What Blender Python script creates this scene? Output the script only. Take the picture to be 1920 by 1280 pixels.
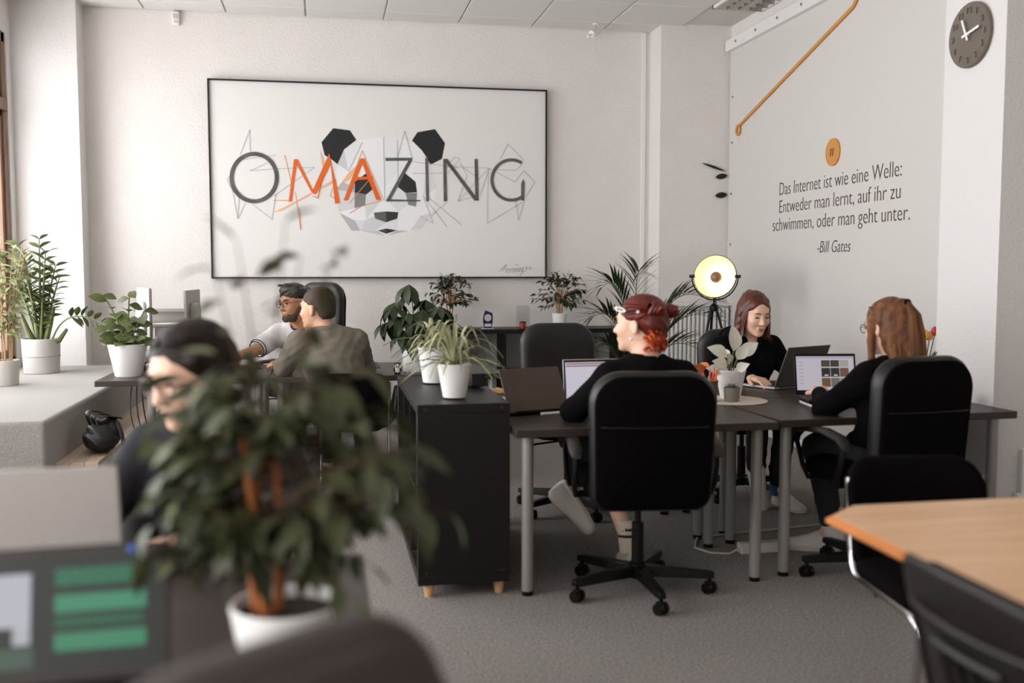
import bpy, bmesh, math, random
import numpy as np
from mathutils import Vector, Matrix, Euler

for o in list(bpy.data.objects):
    bpy.data.objects.remove(o, do_unlink=True)
scene = bpy.context.scene
C = scene.collection

# ---------------------------------------------------------------- camera
cam = bpy.data.cameras.new('camera'); cam_ob = bpy.data.objects.new('camera', cam); C.objects.link(cam_ob)
cam_ob.location = (0, 0, 1.38)
cam_ob.rotation_euler = (math.radians(90 - 4.2), 0, math.radians(-10.75))
cam.sensor_width = 36; cam.lens = 36 * 1850 / 1920
cam.clip_start = 0.05; cam.clip_end = 100
cam.dof.use_dof = True; cam.dof.focus_distance = 6.4; cam.dof.aperture_fstop = 1.45; cam.dof.aperture_blades = 9
scene.camera = cam_ob

# ---------------------------------------------------------------- world, daylight, exposure
world = bpy.data.worlds.new('overcast_sky'); scene.world = world; world.use_nodes = True
bg = world.node_tree.nodes['Background']
bg.inputs[0].default_value = (0.97, 0.975, 1.0, 1); bg.inputs[1].default_value = 9.2
scene.view_settings.view_transform = 'Standard'; scene.view_settings.look = 'None'
scene.view_settings.gamma = 1; scene.view_settings.use_curve_mapping = False
scene.view_settings.exposure = 0.0
# the glazed openings of the left facade, (y0, y1), guide the sky light in
WINDOWS = [(5.55, 8.38), (2.35, 5.2), (-0.85, 2.0), (-3.6, -1.2)]
WIN_Z = (0.62, 3.2)
def portal(loc, rot, sx, sy):
    l = bpy.data.lights.new('window_portal', 'AREA'); l.shape = 'RECTANGLE'; l.size = sx; l.size_y = sy
    l.cycles.is_portal = True
    o = bpy.data.objects.new('window_portal', l); C.objects.link(o); o.location = loc; o.rotation_euler = rot
for y0, y1 in WINDOWS:
    portal((-2.43, (y0 + y1) / 2, sum(WIN_Z) / 2), (0, math.radians(-90), 0), WIN_Z[1] - WIN_Z[0], y1 - y0)

# ---------------------------------------------------------------- helpers
PI = math.pi
def srgb(h):
    h = h.lstrip('#'); c = [int(h[i:i+2], 16) / 255 for i in (0, 2, 4)]
    return tuple((x / 12.92 if x <= .04045 else ((x + .055) / 1.055) ** 2.4) for x in c) + (1,)
MATS = {}
def mat(name, col, rough=.5, metal=0, var=0, vscale=20, bump=0, bscale=200, emit=0, ecol=None, stretch=None, var2=None, alpha=None, coat=0, rnd=0, sheen=0, spec=None, trans=0, sss=0):
    """procedural principled material: noise colour variation, noise bump, optional stretched grain"""
    if name in MATS: return MATS[name]
    m = bpy.data.materials.new(name); m.use_nodes = True; MATS[name] = m
    nt = m.node_tree; N = nt.nodes; L = nt.links; b = N['Principled BSDF']
    col = srgb(col) if isinstance(col, str) else tuple(col) + ((1,) if len(col) == 3 else ())
    b.inputs['Base Color'].default_value = col; b.inputs['Roughness'].default_value = rough; b.inputs['Metallic'].default_value = metal
    if coat: b.inputs['Coat Weight'].default_value = coat
    if sheen: b.inputs['Sheen Weight'].default_value = sheen
    if spec is not None: b.inputs['Specular IOR Level'].default_value = spec
    if trans: b.inputs['Transmission Weight'].default_value = trans
    if sss:
        b.inputs['Subsurface Weight'].default_value = sss; b.inputs['Subsurface Radius'].default_value = (.012, .005, .003)
    tc = None
    def coords():
        nonlocal tc
        if tc is None:
            t = N.new('ShaderNodeTexCoord'); mp = N.new('ShaderNodeMapping'); L.new(t.outputs['Object'], mp.inputs[0])
            if stretch: mp.inputs['Scale'].default_value = stretch
            tc = mp.outputs[0]
        return tc
    src = None
    if var:
        n = N.new('ShaderNodeTexNoise'); n.inputs['Scale'].default_value = vscale; n.inputs['Detail'].default_value = 5
        L.new(coords(), n.inputs['Vector'])
        r = N.new('ShaderNodeValToRGB'); r.color_ramp.elements[0].position = .3; r.color_ramp.elements[1].position = .7
        c2 = srgb(var2) if var2 else tuple(min(1, x * (1 + var)) for x in col[:3]) + (1,)
        c1 = col if var2 else tuple(x * (1 - var) for x in col[:3]) + (1,)
        r.color_ramp.elements[0].color = c1; r.color_ramp.elements[1].color = c2
        L.new(n.outputs[0], r.inputs[0]); src = r.outputs[0]
    if rnd:
        oi = N.new('ShaderNodeObjectInfo'); hs = N.new('ShaderNodeHueSaturation'); mr = N.new('ShaderNodeMapRange')
        mr.inputs[3].default_value = 1 - rnd; mr.inputs[4].default_value = 1 + rnd
        L.new(oi.outputs['Random'], mr.inputs[0]); L.new(mr.outputs[0], hs.inputs['Value'])
        if src: L.new(src, hs.inputs['Color'])
        else: hs.inputs['Color'].default_value = col
        src = hs.outputs[0]
    if src: L.new(src, b.inputs['Base Color'])
    if bump:
        n = N.new('ShaderNodeTexNoise'); n.inputs['Scale'].default_value = bscale; n.inputs['Detail'].default_value = 3
        L.new(coords(), n.inputs['Vector'])
        bp = N.new('ShaderNodeBump'); bp.inputs['Strength'].default_value = bump; bp.inputs['Distance'].default_value = .01
        L.new(n.outputs[0], bp.inputs['Height']); L.new(bp.outputs[0], b.inputs['Normal'])
    if emit:
        b.inputs['Emission Color'].default_value = srgb(ecol) if ecol else col; b.inputs['Emission Strength'].default_value = emit
    return m

def frame(d, up=(0, 0, 1)):
    """3x3 matrix whose Y column is d and whose Z column is close to up"""
    d = Vector(d).normalized(); u = Vector(up)
    x = d.cross(u)
    if x.length < 1e-4: x = d.cross(Vector((1, 0, 0)))
    x.normalize(); z = x.cross(d)
    return Matrix((x, d, z)).transposed()
def mtx(loc, d=(0, 1, 0), up=(0, 0, 1), s=1):
    return Matrix.Translation(Vector(loc)) @ frame(d, up).to_4x4() @ Matrix.Scale(s, 4)

class MB:
    def __init__(self): self.v = []; self.f = []; self.mi = []; self.cur = 0; self.M = None
    def add(self, vs, fs):
        o = len(self.v)
        if self.M is not None: vs = [self.M @ Vector(p) for p in vs]
        self.v += [tuple(p) for p in vs]; self.f += [tuple(i + o for i in f) for f in fs]; self.mi += [self.cur] * len(fs)
        return self
    def box(self, c, s, R=None):
        vs = [Vector((x * s[0] / 2, y * s[1] / 2, z * s[2] / 2)) for x in (-1, 1) for y in (-1, 1) for z in (-1, 1)]
        if R is not None: vs = [R @ p for p in vs]
        return self.add([p + Vector(c) for p in vs], [(0,1,3,2),(4,6,7,5),(0,4,5,1),(2,3,7,6),(0,2,6,4),(1,5,7,3)])
    def b2(self, p, q):
        return self.box([(a + b) / 2 for a, b in zip(p, q)], [abs(b - a) for a, b in zip(p, q)])
    def ring(self, rings, closed_u=True, cap0=True, cap1=True):
        n = len(rings[0]); vs = [p for r in rings for p in r]; fs = []
        for i in range(len(rings) - 1):
            for j in range(n if closed_u else n - 1):
                k = (j + 1) % n; fs.append((i*n+j, i*n+k, (i+1)*n+k, (i+1)*n+j))
        if cap0: fs.append(tuple(range(n))[::-1])
        if cap1: fs.append(tuple((len(rings)-1)*n + j for j in range(n)))
        return self.add(vs, fs)
    def cyl(self, a, b, r0, r1=None, n=16, caps=True):
        r1 = r0 if r1 is None else r1; a = Vector(a); b = Vector(b); F = frame(b - a)
        rg = [[p + F @ Vector((r*math.cos(t), 0, -r*math.sin(t))) for t in [2*PI*k/n for k in range(n)]] for p, r in ((a, r0), (b, r1))]
        return self.ring(rg, True, caps, caps)
    def tube(self, pts, r, n=8, closed=False, flat=1.0, up=(0, 0, 1)):
        pts = [Vector(p) for p in pts]; m = len(pts); rs = r if isinstance(r, (list, tuple)) else [r] * m
        rg = []; prev = None
        for i, p in enumerate(pts):
            if closed: d = pts[(i+1) % m] - pts[i-1]
            else: d = pts[min(i+1, m-1)] - pts[max(i-1, 0)]
            if d.length < 1e-9: d = Vector((0, 0, 1))
            d.normalize()
            if prev is None:
                x = d.cross(Vector(up)); x = x if x.length > 1e-3 else d.cross(Vector((1, 0, 0)))
            else: x = prev - d * prev.dot(d)
            x.normalize(); prev = x; z = d.cross(x)
            rg.append([p + x*(rs[i]*math.cos(t)) + z*(rs[i]*flat*math.sin(t)) for t in [2*PI*k/n for k in range(n)]])
        if closed: rg.append(rg[0])
        return self.ring(rg, True, not closed, not closed)
    def lathe(self, prof, n=32, c=(0, 0, 0), R=None, caps=True):
        rg = []
        for r, z in prof:
            ps = [Vector((r*math.cos(2*PI*k/n), r*math.sin(2*PI*k/n), z)) for k in range(n)]
            if R is not None: ps = [R @ p for p in ps]
            rg.append([p + Vector(c) for p in ps])
        return self.ring(rg, True, caps and prof[0][0] > 1e-5, caps and prof[-1][0] > 1e-5)
    def ell(self, c, r, nu=16, nv=10, R=None):
        r = (r, r, r) if isinstance(r, (int, float)) else r
        rg = []
        for i in range(nv + 1):
            ph = -PI/2 + PI*i/nv; cr = max(math.cos(ph), 1e-3)
            ps = [Vector((r[0]*cr*math.cos(2*PI*k/nu), r[1]*cr*math.sin(2*PI*k/nu), r[2]*math.sin(ph))) for k in range(nu)]
            if R is not None: ps = [R @ p for p in ps]
            rg.append([p + Vector(c) for p in ps])
        return self.ring(rg)
    def prism(self, pts, z0, z1):
        n = len(pts); return self.ring([[Vector((x, y, z0)) for x, y in pts], [Vector((x, y, z1)) for x, y in pts]])
    def pad(self, w, h, t, cr=.06, edge=.03, bulge=.01, fn=None, seg=8, taper=1.0, cr2=None):
        """cushion in the XZ plane (front +Y): rounded rectangle w x h, thickness t, rounded rims; fn bends points"""
        cr2 = cr if cr2 is None else cr2
        def outline(ins):
            ps = []
            for (sx, sz, a0, c0) in ((1, -1, -90, cr2), (1, 1, 0, cr), (-1, 1, 90, cr), (-1, -1, 180, cr2)):
                c_ = max(c0 - ins, .004)
                for k in range(seg + 1):
                    a = math.radians(a0 + 90*k/seg)
                    z = sz*(h/2 - ins - c_) + c_*math.sin(a); x = sx*(w/2 - ins - c_) + c_*math.cos(a)
                    ps.append((x * (taper + (1 - taper) * (z / h + .5)), z))
            return ps
        e = min(edge, t/2); lay = []
        m = min(w, h) / 2
        for ins, y in ((m*.96, t/2 + bulge), (m*.7, t/2 + bulge*.9), (m*.35, t/2 + bulge*.55), (e*1.3, t/2 + bulge*.1), (e*.5, t/2 - e*.2), (e*.12, t/2 - e*.55), (0, t/2 - e)):
            lay.append((ins, y))
        lay = lay + [(i, -y) for i, y in lay[::-1]]
        rg = [[Vector((x, y, z)) for x, z in outline(i)][::-1] for i, y in lay]
        if fn: rg = [[Vector(fn(p)) for p in r] for r in rg]
        return self.ring(rg)
    def build(self, name, m, parent=None, smooth=40, bevel=0, loc=None, seg=2):
        me = bpy.data.meshes.new(name); me.from_pydata(self.v, [], self.f)
        for x in (m if isinstance(m, (list, tuple)) else [m]): me.materials.append(x)
        if max(self.mi, default=0): me.polygons.foreach_set('material_index', self.mi)
        bm = bmesh.new(); bm.from_mesh(me); bmesh.ops.recalc_face_normals(bm, faces=bm.faces); bm.to_mesh(me); bm.free()
        if smooth:
            me.polygons.foreach_set('use_smooth', [True] * len(me.polygons)); me.set_sharp_from_angle(angle=math.radians(smooth))
        o = bpy.data.objects.new(name, me); C.objects.link(o)
        if parent is not None: o.parent = parent
        if loc is not None: o.location = loc
        if bevel:
            b = o.modifiers.new('bevel', 'BEVEL'); b.width = bevel; b.segments = seg; b.limit_method = 'ANGLE'; b.angle_limit = math.radians(50)
        return o

def tag(o, label=None, cat=None, group=None, kind=None):
    if label: o['label'] = label
    if cat: o['category'] = cat
    if group: o['group'] = group
    if kind: o['kind'] = kind
    return o
def thing(name, label, cat, loc=(0, 0, 0), rz=0, group=None, scale=None):
    o = bpy.data.objects.new(name, None); C.objects.link(o); o.empty_display_size = .1
    o.location = loc; o.rotation_euler = (0, 0, rz)
    if scale: o.scale = (scale,) * 3
    return tag(o, label, cat, group)
def inst(name, me, parent, M):
    o = bpy.data.objects.new(name, me); C.objects.link(o); o.parent = parent; o.matrix_local = M
    return o
def copy_tree(o, parent=None):
    c = o.copy(); C.objects.link(c); c.parent = parent
    for ch in list(o.children): copy_tree(ch, c)
    return c
def text_mesh(name, body, size, m, parent, M, extrude=.001, sx=1, shear=0, align='CENTER', spacing=1, offset=0):
    cu = bpy.data.curves.new(name, 'FONT'); cu.body = body; cu.size = size; cu.extrude = extrude; cu.shear = shear
    cu.align_x = align; cu.align_y = 'BOTTOM_BASELINE'; cu.space_character = spacing; cu.resolution_u = 4; cu.offset = offset
    t = bpy.data.objects.new(name, cu); C.objects.link(t)
    dg = bpy.context.evaluated_depsgraph_get(); dg.update()
    me = bpy.data.meshes.new_from_object(t.evaluated_get(dg)); bpy.data.objects.remove(t, do_unlink=True)
    me.materials.clear(); me.materials.append(m)
    return inst(name, me, parent, M @ Matrix.Diagonal((sx, 1, 1, 1)))

def split_words(name, o, gap, parent, M_):
    """one text line mesh -> one mesh object per word (split at gaps along local x)"""
    me = o.data; n = len(me.vertices); par = list(range(n))
    def find(a):
        while par[a] != a: par[a] = par[par[a]]; a = par[a]
        return a
    for e in me.edges:
        a, b = find(e.vertices[0]), find(e.vertices[1])
        if a != b: par[a] = b
    comp = {}
    for i in range(n): comp.setdefault(find(i), []).append(i)
    iv = sorted((min(me.vertices[i].co.x for i in c), max(me.vertices[i].co.x for i in c), k) for k, c in comp.items())
    words = []; end = -1e9
    for a, b, k in iv:
        if a - end > gap: words.append(set())
        words[-1].add(k); end = max(end, b)
    m = me.materials[0]
    for w in words:
        idx = [i for i in range(n) if find(i) in w]; mp = {i: j for j, i in enumerate(idx)}
        nm = bpy.data.meshes.new(name); nm.from_pydata([tuple(me.vertices[i].co) for i in idx], [], [tuple(mp[i] for i in p.vertices) for p in me.polygons if p.vertices[0] in mp]); nm.materials.append(m)
        inst(name, nm, parent, M_)
    bpy.data.objects.remove(o, do_unlink=True)
# ---------------------------------------------------------------- materials
wall_m   = mat('woodchip_wallpaper', '#e4dfda', .9, bump=.55, bscale=75, var=.02, vscale=3)
pillar_m = mat('pillar_wallpaper', '#dedbd8', .9, bump=.45, bscale=75)
ceil_m   = mat('ceiling_tile_mineral', '#e0ddd8', .95, bump=.25, bscale=260, var=.03, vscale=120)
grid_m   = mat('ceiling_grid', '#d3cec7', .6)
carpet_m = mat('grey_carpet', '#857d77', .95, var=.6, vscale=95, bump=.9, bscale=260, sheen=.25)
bench_m  = mat('bench_carpet', '#97928c', .95, var=.3, vscale=220, bump=.5, bscale=420, sheen=.3)
white_m  = mat('white_paint', '#e9e7e3', .5)
black_wood = mat('black_brown_laminate', '#120f0d', .45, spec=.35, var=.18, vscale=8, stretch=(1, 12, 12), bump=.03, bscale=30)
desk_m   = mat('desk_laminate', '#332b26', .42, var=.2, vscale=9, stretch=(1, 14, 14))
blackfab = mat('black_fabric', '#080606', .9, bump=.15, bscale=900, spec=.06)
leather  = mat('black_leather', '#0b0908', .4, bump=.12, bscale=420, spec=.55)
blackpl  = mat('black_plastic', '#0b0a09', .4, spec=.3)
darkpl   = mat('charcoal_plastic', '#2a2624', .45)
chrome   = mat('chrome', '#d8d8d8', .12, 1)
silverleg = mat('silver_leg', '#9d9a96', .38, .35)
alu      = mat('aluminium', '#b9b5b1', .45, .6)
ceramic  = mat('white_ceramic', '#eceae6', .35)
soil     = mat('soil', '#2b2019', .95, bump=.8, bscale=150)
birch    = mat('birch_wood', '#d2a676', .5, var=.12, vscale=14, stretch=(8, 8, 1))
rattan   = mat('rattan', '#b98d56', .7, var=.3, vscale=60, stretch=(1, 1, 8), bump=.4, bscale=200)
glass_black = mat('black_glass', '#070707', .12)
# ================================================================ the room
YB = 8.75; ZC = 3.515; XL = -2.4; XR = 3.6; YF = -4.0; XE = 5.6
def struct(name, mb, m, parent=None, bevel=0, label=None):
    o = mb.build(name, m, parent, bevel=bevel)
    if parent is None: tag(o, label, None, None, 'structure')
    return o
struct('floor', MB().b2((XL - .3, YF - .2, -.12), (XE + .2, YB + .2, 0)), carpet_m, label='grey speckled office carpet floor')
wb = MB().b2((XL - .3, YB, 0), (2.94, YB + .2, ZC + .12))
struct('wall_back', wb, wall_m, label='white woodchip wall behind the large painting')
struct('wall_back_step', MB().b2((2.94, 8.45, 0), (XR + .2, YB + .2, ZC + .12)), wall_m, label='wall step behind the radiator')
struct('wall_pilaster_left', MB().b2((XL - .3, 8.5, 0), (-1.91, YB, ZC + .12)), pillar_m, label='white pilaster between window and painting wall')
struct('wall_right', MB().b2((XR, 4.6, 0), (XR + .2, 8.5, ZC + .12)), wall_m, label='wall behind the quote banner')
struct('wall_pillar_right', MB().b2((3.2, 4.26, 0), (XE + .2, 4.735, ZC + .12)), pillar_m, label='white pillar with the clock')
struct('wall_far_right', MB().b2((XE, YF - .2, 0), (XE + .2, 4.3, ZC + .12)), wall_m, label='right end wall out of view')
struct('wall_front', MB().b2((XL - .3, YF - .2, 0), (XE + .2, YF, ZC + .12)), wall_m, label='wall behind the camera')
# left facade: parapet, lintel and piers around the windows
wl = MB(); wl.b2((XL - .3, YF, 0), (XL, 8.5, WIN_Z[0] - .02)); wl.b2((XL - .3, YF, WIN_Z[1]), (XL, 8.5, ZC + .12))
ys = sorted([YF, 8.5] + [y for w in WINDOWS for y in w])
for a, b in zip(ys[::2], ys[1::2]): wl.b2((XL - .3, a, WIN_Z[0] - .02), (XL, b, WIN_Z[1]))
struct('wall_left', wl, pillar_m, label='window wall on the left')
struct('ceiling', MB().b2((XL - .3, YF - .2, ZC + .02), (XE + .2, YB + .2, ZC + .12)), grid_m, label='suspended ceiling of mineral fibre tiles')
ceil = bpy.data.objects['ceiling']
tile = MB().box((0, 0, 0), (.641, .616, .016)); tile_o = tile.build('ceiling_tile', ceil_m, ceil, smooth=0, bevel=.004, seg=1)
xs = [-1.429 + .653*k for k in range(-2, 10)]; yl = [8.46 - .63*k for k in range(0, 8)]
first = True
for i, x in enumerate(xs):
    for j, y in enumerate(yl):
        cx_, cy_ = x + .3265, y - .315
        if cx_ > XE - .3 or cx_ < XL + .2: continue
        if abs(cx_ - 3.4) < .45 and j in (1, 2): continue      # the louvred lamp sits here
        if cx_ > 3.4 and cy_ > 4.4: continue
        o = tile_o if first else tile_o.copy()
        if not first: C.objects.link(o)
        o.location = (cx_, cy_, ZC + .012); first = False
edge = MB().box((0, 0, 0), (.641, .27, .016)).build('ceiling_tile', ceil_m, ceil, smooth=0, bevel=.004, seg=1)
for i, x in enumerate(xs):
    if x < XL or x > 3.2: continue
    o = edge if x == [q for q in xs if q >= XL][0] else edge.copy()
    if o is not edge: C.objects.link(o)
    o.location = (x + .3265, 8.605, ZC + .012)
# louvred ceiling lamp (off)
t = thing('ceiling_lamp', 'louvred fluorescent ceiling lamp, switched off, above the banner', 'ceiling lamp', (3.15, 7.2, ZC - .01))
lm = mat('louvre_aluminium', '#b5b1ab', .3, .8)
m_ = MB(); m_.b2((0, -.6, -.005), (.44, -.58, .03)); m_.b2((0, .58, -.005), (.44, .6, .03)); m_.b2((0, -.6, -.005), (.02, .6, .03)); m_.b2((.42, -.6, -.005), (.44, .6, .03)); m_.build('frame', white_m, t)
MB().b2((.02, -.58, .02), (.42, .58, .03)).build('reflector', mat('lamp_reflector', '#8f8a84', .3, .5), t)
m_ = MB()
for k in range(11): m_.add([(.02, -.58 + .116*k - .025, .022), (.42, -.58 + .116*k - .025, .022), (.42, -.58 + .116*k, -.012), (.02, -.58 + .116*k, -.012), (.42, -.58 + .116*k + .025, .022), (.02, -.58 + .116*k + .025, .022)], [(0, 1, 2, 3), (3, 2, 4, 5)])
lo = m_.build('louvre', lm, t, smooth=0)
for k in (1, 2, 3): MB().b2((.1*k + .017, -.58, -.01), (.1*k + .023, .58, .02)).build('louvre', lm, t)
# skirting
for nm, a, b in (('baseboard_back', (-1.9, 8.73, 0), (2.94, 8.75, .08)), ('baseboard_right', (3.575, 4.74, 0), (3.6, 8.45, .07)), ('baseboard_pillar', (3.2, 4.245, 0), (5.6, 4.26, .08))):
    tag(MB().b2(a, b).build(nm, white_m, bevel=.004), 'narrow white skirting board', None, None, 'structure')
tag(MB().b2((2.86, 8.735, 0), (2.9, 8.75, ZC)).build('trim_1', white_m, bevel=.003), 'white vertical cable duct at the wall corner', None, None, 'structure')
# windows
brown = mat('window_wood', '#7a5a45', .45, var=.2, vscale=6, stretch=(6, 6, .6))
glass = bpy.data.materials.new('window_glass'); glass.use_nodes = True; MATS['window_glass'] = glass
nt = glass.node_tree; nt.nodes.remove(nt.nodes['Principled BSDF']); tr = nt.nodes.new('ShaderNodeBsdfTransparent'); gl = nt.nodes.new('ShaderNodeBsdfGlossy'); gl.inputs[1].default_value = .02
mx = nt.nodes.new('ShaderNodeMixShader'); mx.inputs[0].default_value = .06; nt.links.new(tr.outputs[0], mx.inputs[1]); nt.links.new(gl.outputs[0], mx.inputs[2]); nt.links.new(mx.outputs[0], nt.nodes['Material Output'].inputs[0])
for i, (y0, y1) in enumerate(WINDOWS):
    z0, z1 = WIN_Z; m_ = MB()
    for a in (y0 + .04, y1 - .04): m_.b2((-2.5, a - .04, z0), (-2.41, a + .04, z1))
    for a in (z0 + .04, z1 - .04): m_.b2((-2.5, y0, a - .04), (-2.41, y1, a + .04))
    w = m_.build(f'window_{i+1}', brown, bevel=.006); tag(w, 'brown wooden window frame %s' % ('at the far left edge behind the tall thin plant' if i == 0 else 'out of view, bay %d from the painting wall' % (i + 1)), None, None, 'structure')
    tb = MB().b2((-2.5, y0, 2.6), (-2.4, y1, 2.69)).build('transom', brown, w, bevel=.006)
    for a, b in ((y0 + .08, (y0 + y1)/2 - .04), ((y0 + y1)/2 + .04, y1 - .08)):
        for c0, c1 in ((z0 + .08, 2.6), (2.69, z1 - .08)):
            s = MB()
            for q in (a + .025, b - .025): s.b2((-2.48, q - .025, c0), (-2.425, q + .025, c1))
            for q in (c0 + .025, c1 - .025): s.b2((-2.48, a, q - .025), (-2.425, b, q + .025))
            so = s.build('sash', brown, w, bevel=.004)
            MB().b2((-2.456, a + .04, c0 + .04), (-2.45, b - .04, c1 - .04)).build('pane', glass, so)
    MB().b2((-2.5, (y0+y1)/2 - .04, z0), (-2.41, (y0+y1)/2 + .04, z1)).build('mullion', brown, w, bevel=.006)
# carpeted window bench with wooden step in front
t = tag(MB().b2((XL, 5.38, 0), (-1.42, 8.5, .6)).build('window_bench', bench_m, bevel=.02), 'grey carpeted window bench carrying the potted plants', 'bench')
plank = mat('pale_plank', '#c2ae97', .3, var=.12, vscale=5, stretch=(12, 1, 12))
t = thing('wooden_step', 'pale wooden plank step along the carpeted window bench', 'step', (-1.31, 6.9, 0))
for k in range(3): MB().box((-.075 + .0725*k, 0, .335), (.07, 2.7, .028)).build('plank', plank, t, bevel=.003)
MB().b2((-.1, -1.34, 0), (.095, 1.34, .32)).build('base', white_m, t)

# ================================================================ the painting
ART_FACETS=[(225,[(-0.227,0.352),(0.005,0.385),(0.243,0.36),(0.33,0.286),(0.41,0.155),(0.465,-0.046),(0.424,-0.255),(0.326,-0.4),(0.02,-0.467),(-0.277,-0.421),(-0.385,-0.264),(-0.417,-0.068),(-0.39,0.145),(-0.334,0.271)]),(236,[(-0.227,0.352),(0.005,0.385),(0.008,-0.053),(-0.133,0.087),(-0.177,0.337)]),(214,[(0.005,0.385),(0.123,0.368),(0.129,0.091),(0.008,-0.053)]),(190,[(-0.39,0.145),(-0.334,0.271),(-0.297,0.088)]),(214,[(-0.334,0.271),(-0.227,0.352),(-0.177,0.337),(-0.297,0.088)]),(172,[(-0.417,-0.068),(-0.338,-0.011),(-0.247,-0.041),(-0.251,-0.092)]),(200,[(-0.417,-0.068),(-0.251,-0.092),(-0.249,-0.228),(-0.385,-0.264)]),(168,[(-0.38,-0.268),(-0.248,-0.334),(-0.201,-0.423),(-0.277,-0.421)]),(205,[(-0.248,-0.334),(-0.161,-0.333),(-0.201,-0.423)]),(196,[(-0.161,-0.333),(-0.081,-0.292),(0.021,-0.347),(-0.075,-0.419),(-0.201,-0.423)]),(212,[(0.021,-0.347),(0.118,-0.314),(0.12,-0.41),(0.021,-0.396),(-0.067,-0.419)]),(186,[(-0.201,-0.423),(-0.051,-0.419),(0.02,-0.467)]),(176,[(0.113,-0.415),(0.221,-0.42),(0.02,-0.463)]),(200,[(0.326,-0.288),(0.415,-0.263),(0.326,-0.4),(0.229,-0.417)]),(206,[(0.41,0.155),(0.465,-0.046),(0.344,-0.112),(0.369,0.096)]),(200,[(-0.15,-0.103),(-0.079,-0.063),(-0.016,-0.157),(-0.153,-0.325),(-0.159,-0.206)]),(208,[(0.191,-0.091),(0.12,-0.052),(0.039,-0.164),(0.128,-0.258),(0.215,-0.194)]),(42,[(-0.422,0.451),(-0.281,0.436),(-0.227,0.356),(-0.334,0.271),(-0.39,0.145),(-0.444,0.19),(-0.498,0.22),(-0.523,0.329)]),(42,[(0.251,0.363),(0.299,0.435),(0.452,0.466),(0.54,0.346),(0.512,0.21),(0.41,0.155),(0.37,0.231),(0.338,0.278)]),(96,[(-0.086,-0.264),(0.022,-0.252),(0.021,-0.347),(-0.074,-0.316)]),(55,[(0.022,-0.252),(0.128,-0.258),(0.118,-0.314),(0.021,-0.347)]),(70,[(-0.051,-0.419),(0.021,-0.4),(0.021,-0.447)]),(50,[(0.021,-0.4),(0.113,-0.415),(0.021,-0.447)]),(48,[(-0.141,0.079),(-0.079,-0.055),(-0.151,-0.111),(-0.248,-0.092),(-0.244,-0.002)]),(130,[(-0.248,-0.092),(-0.15,-0.107),(-0.159,-0.206),(-0.249,-0.228)]),(48,[(0.185,0.084),(0.28,0.006),(0.292,-0.084),(0.191,-0.091),(0.12,-0.036)]),(130,[(0.191,-0.091),(0.292,-0.089),(0.282,-0.209),(0.215,-0.194)])]
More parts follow.
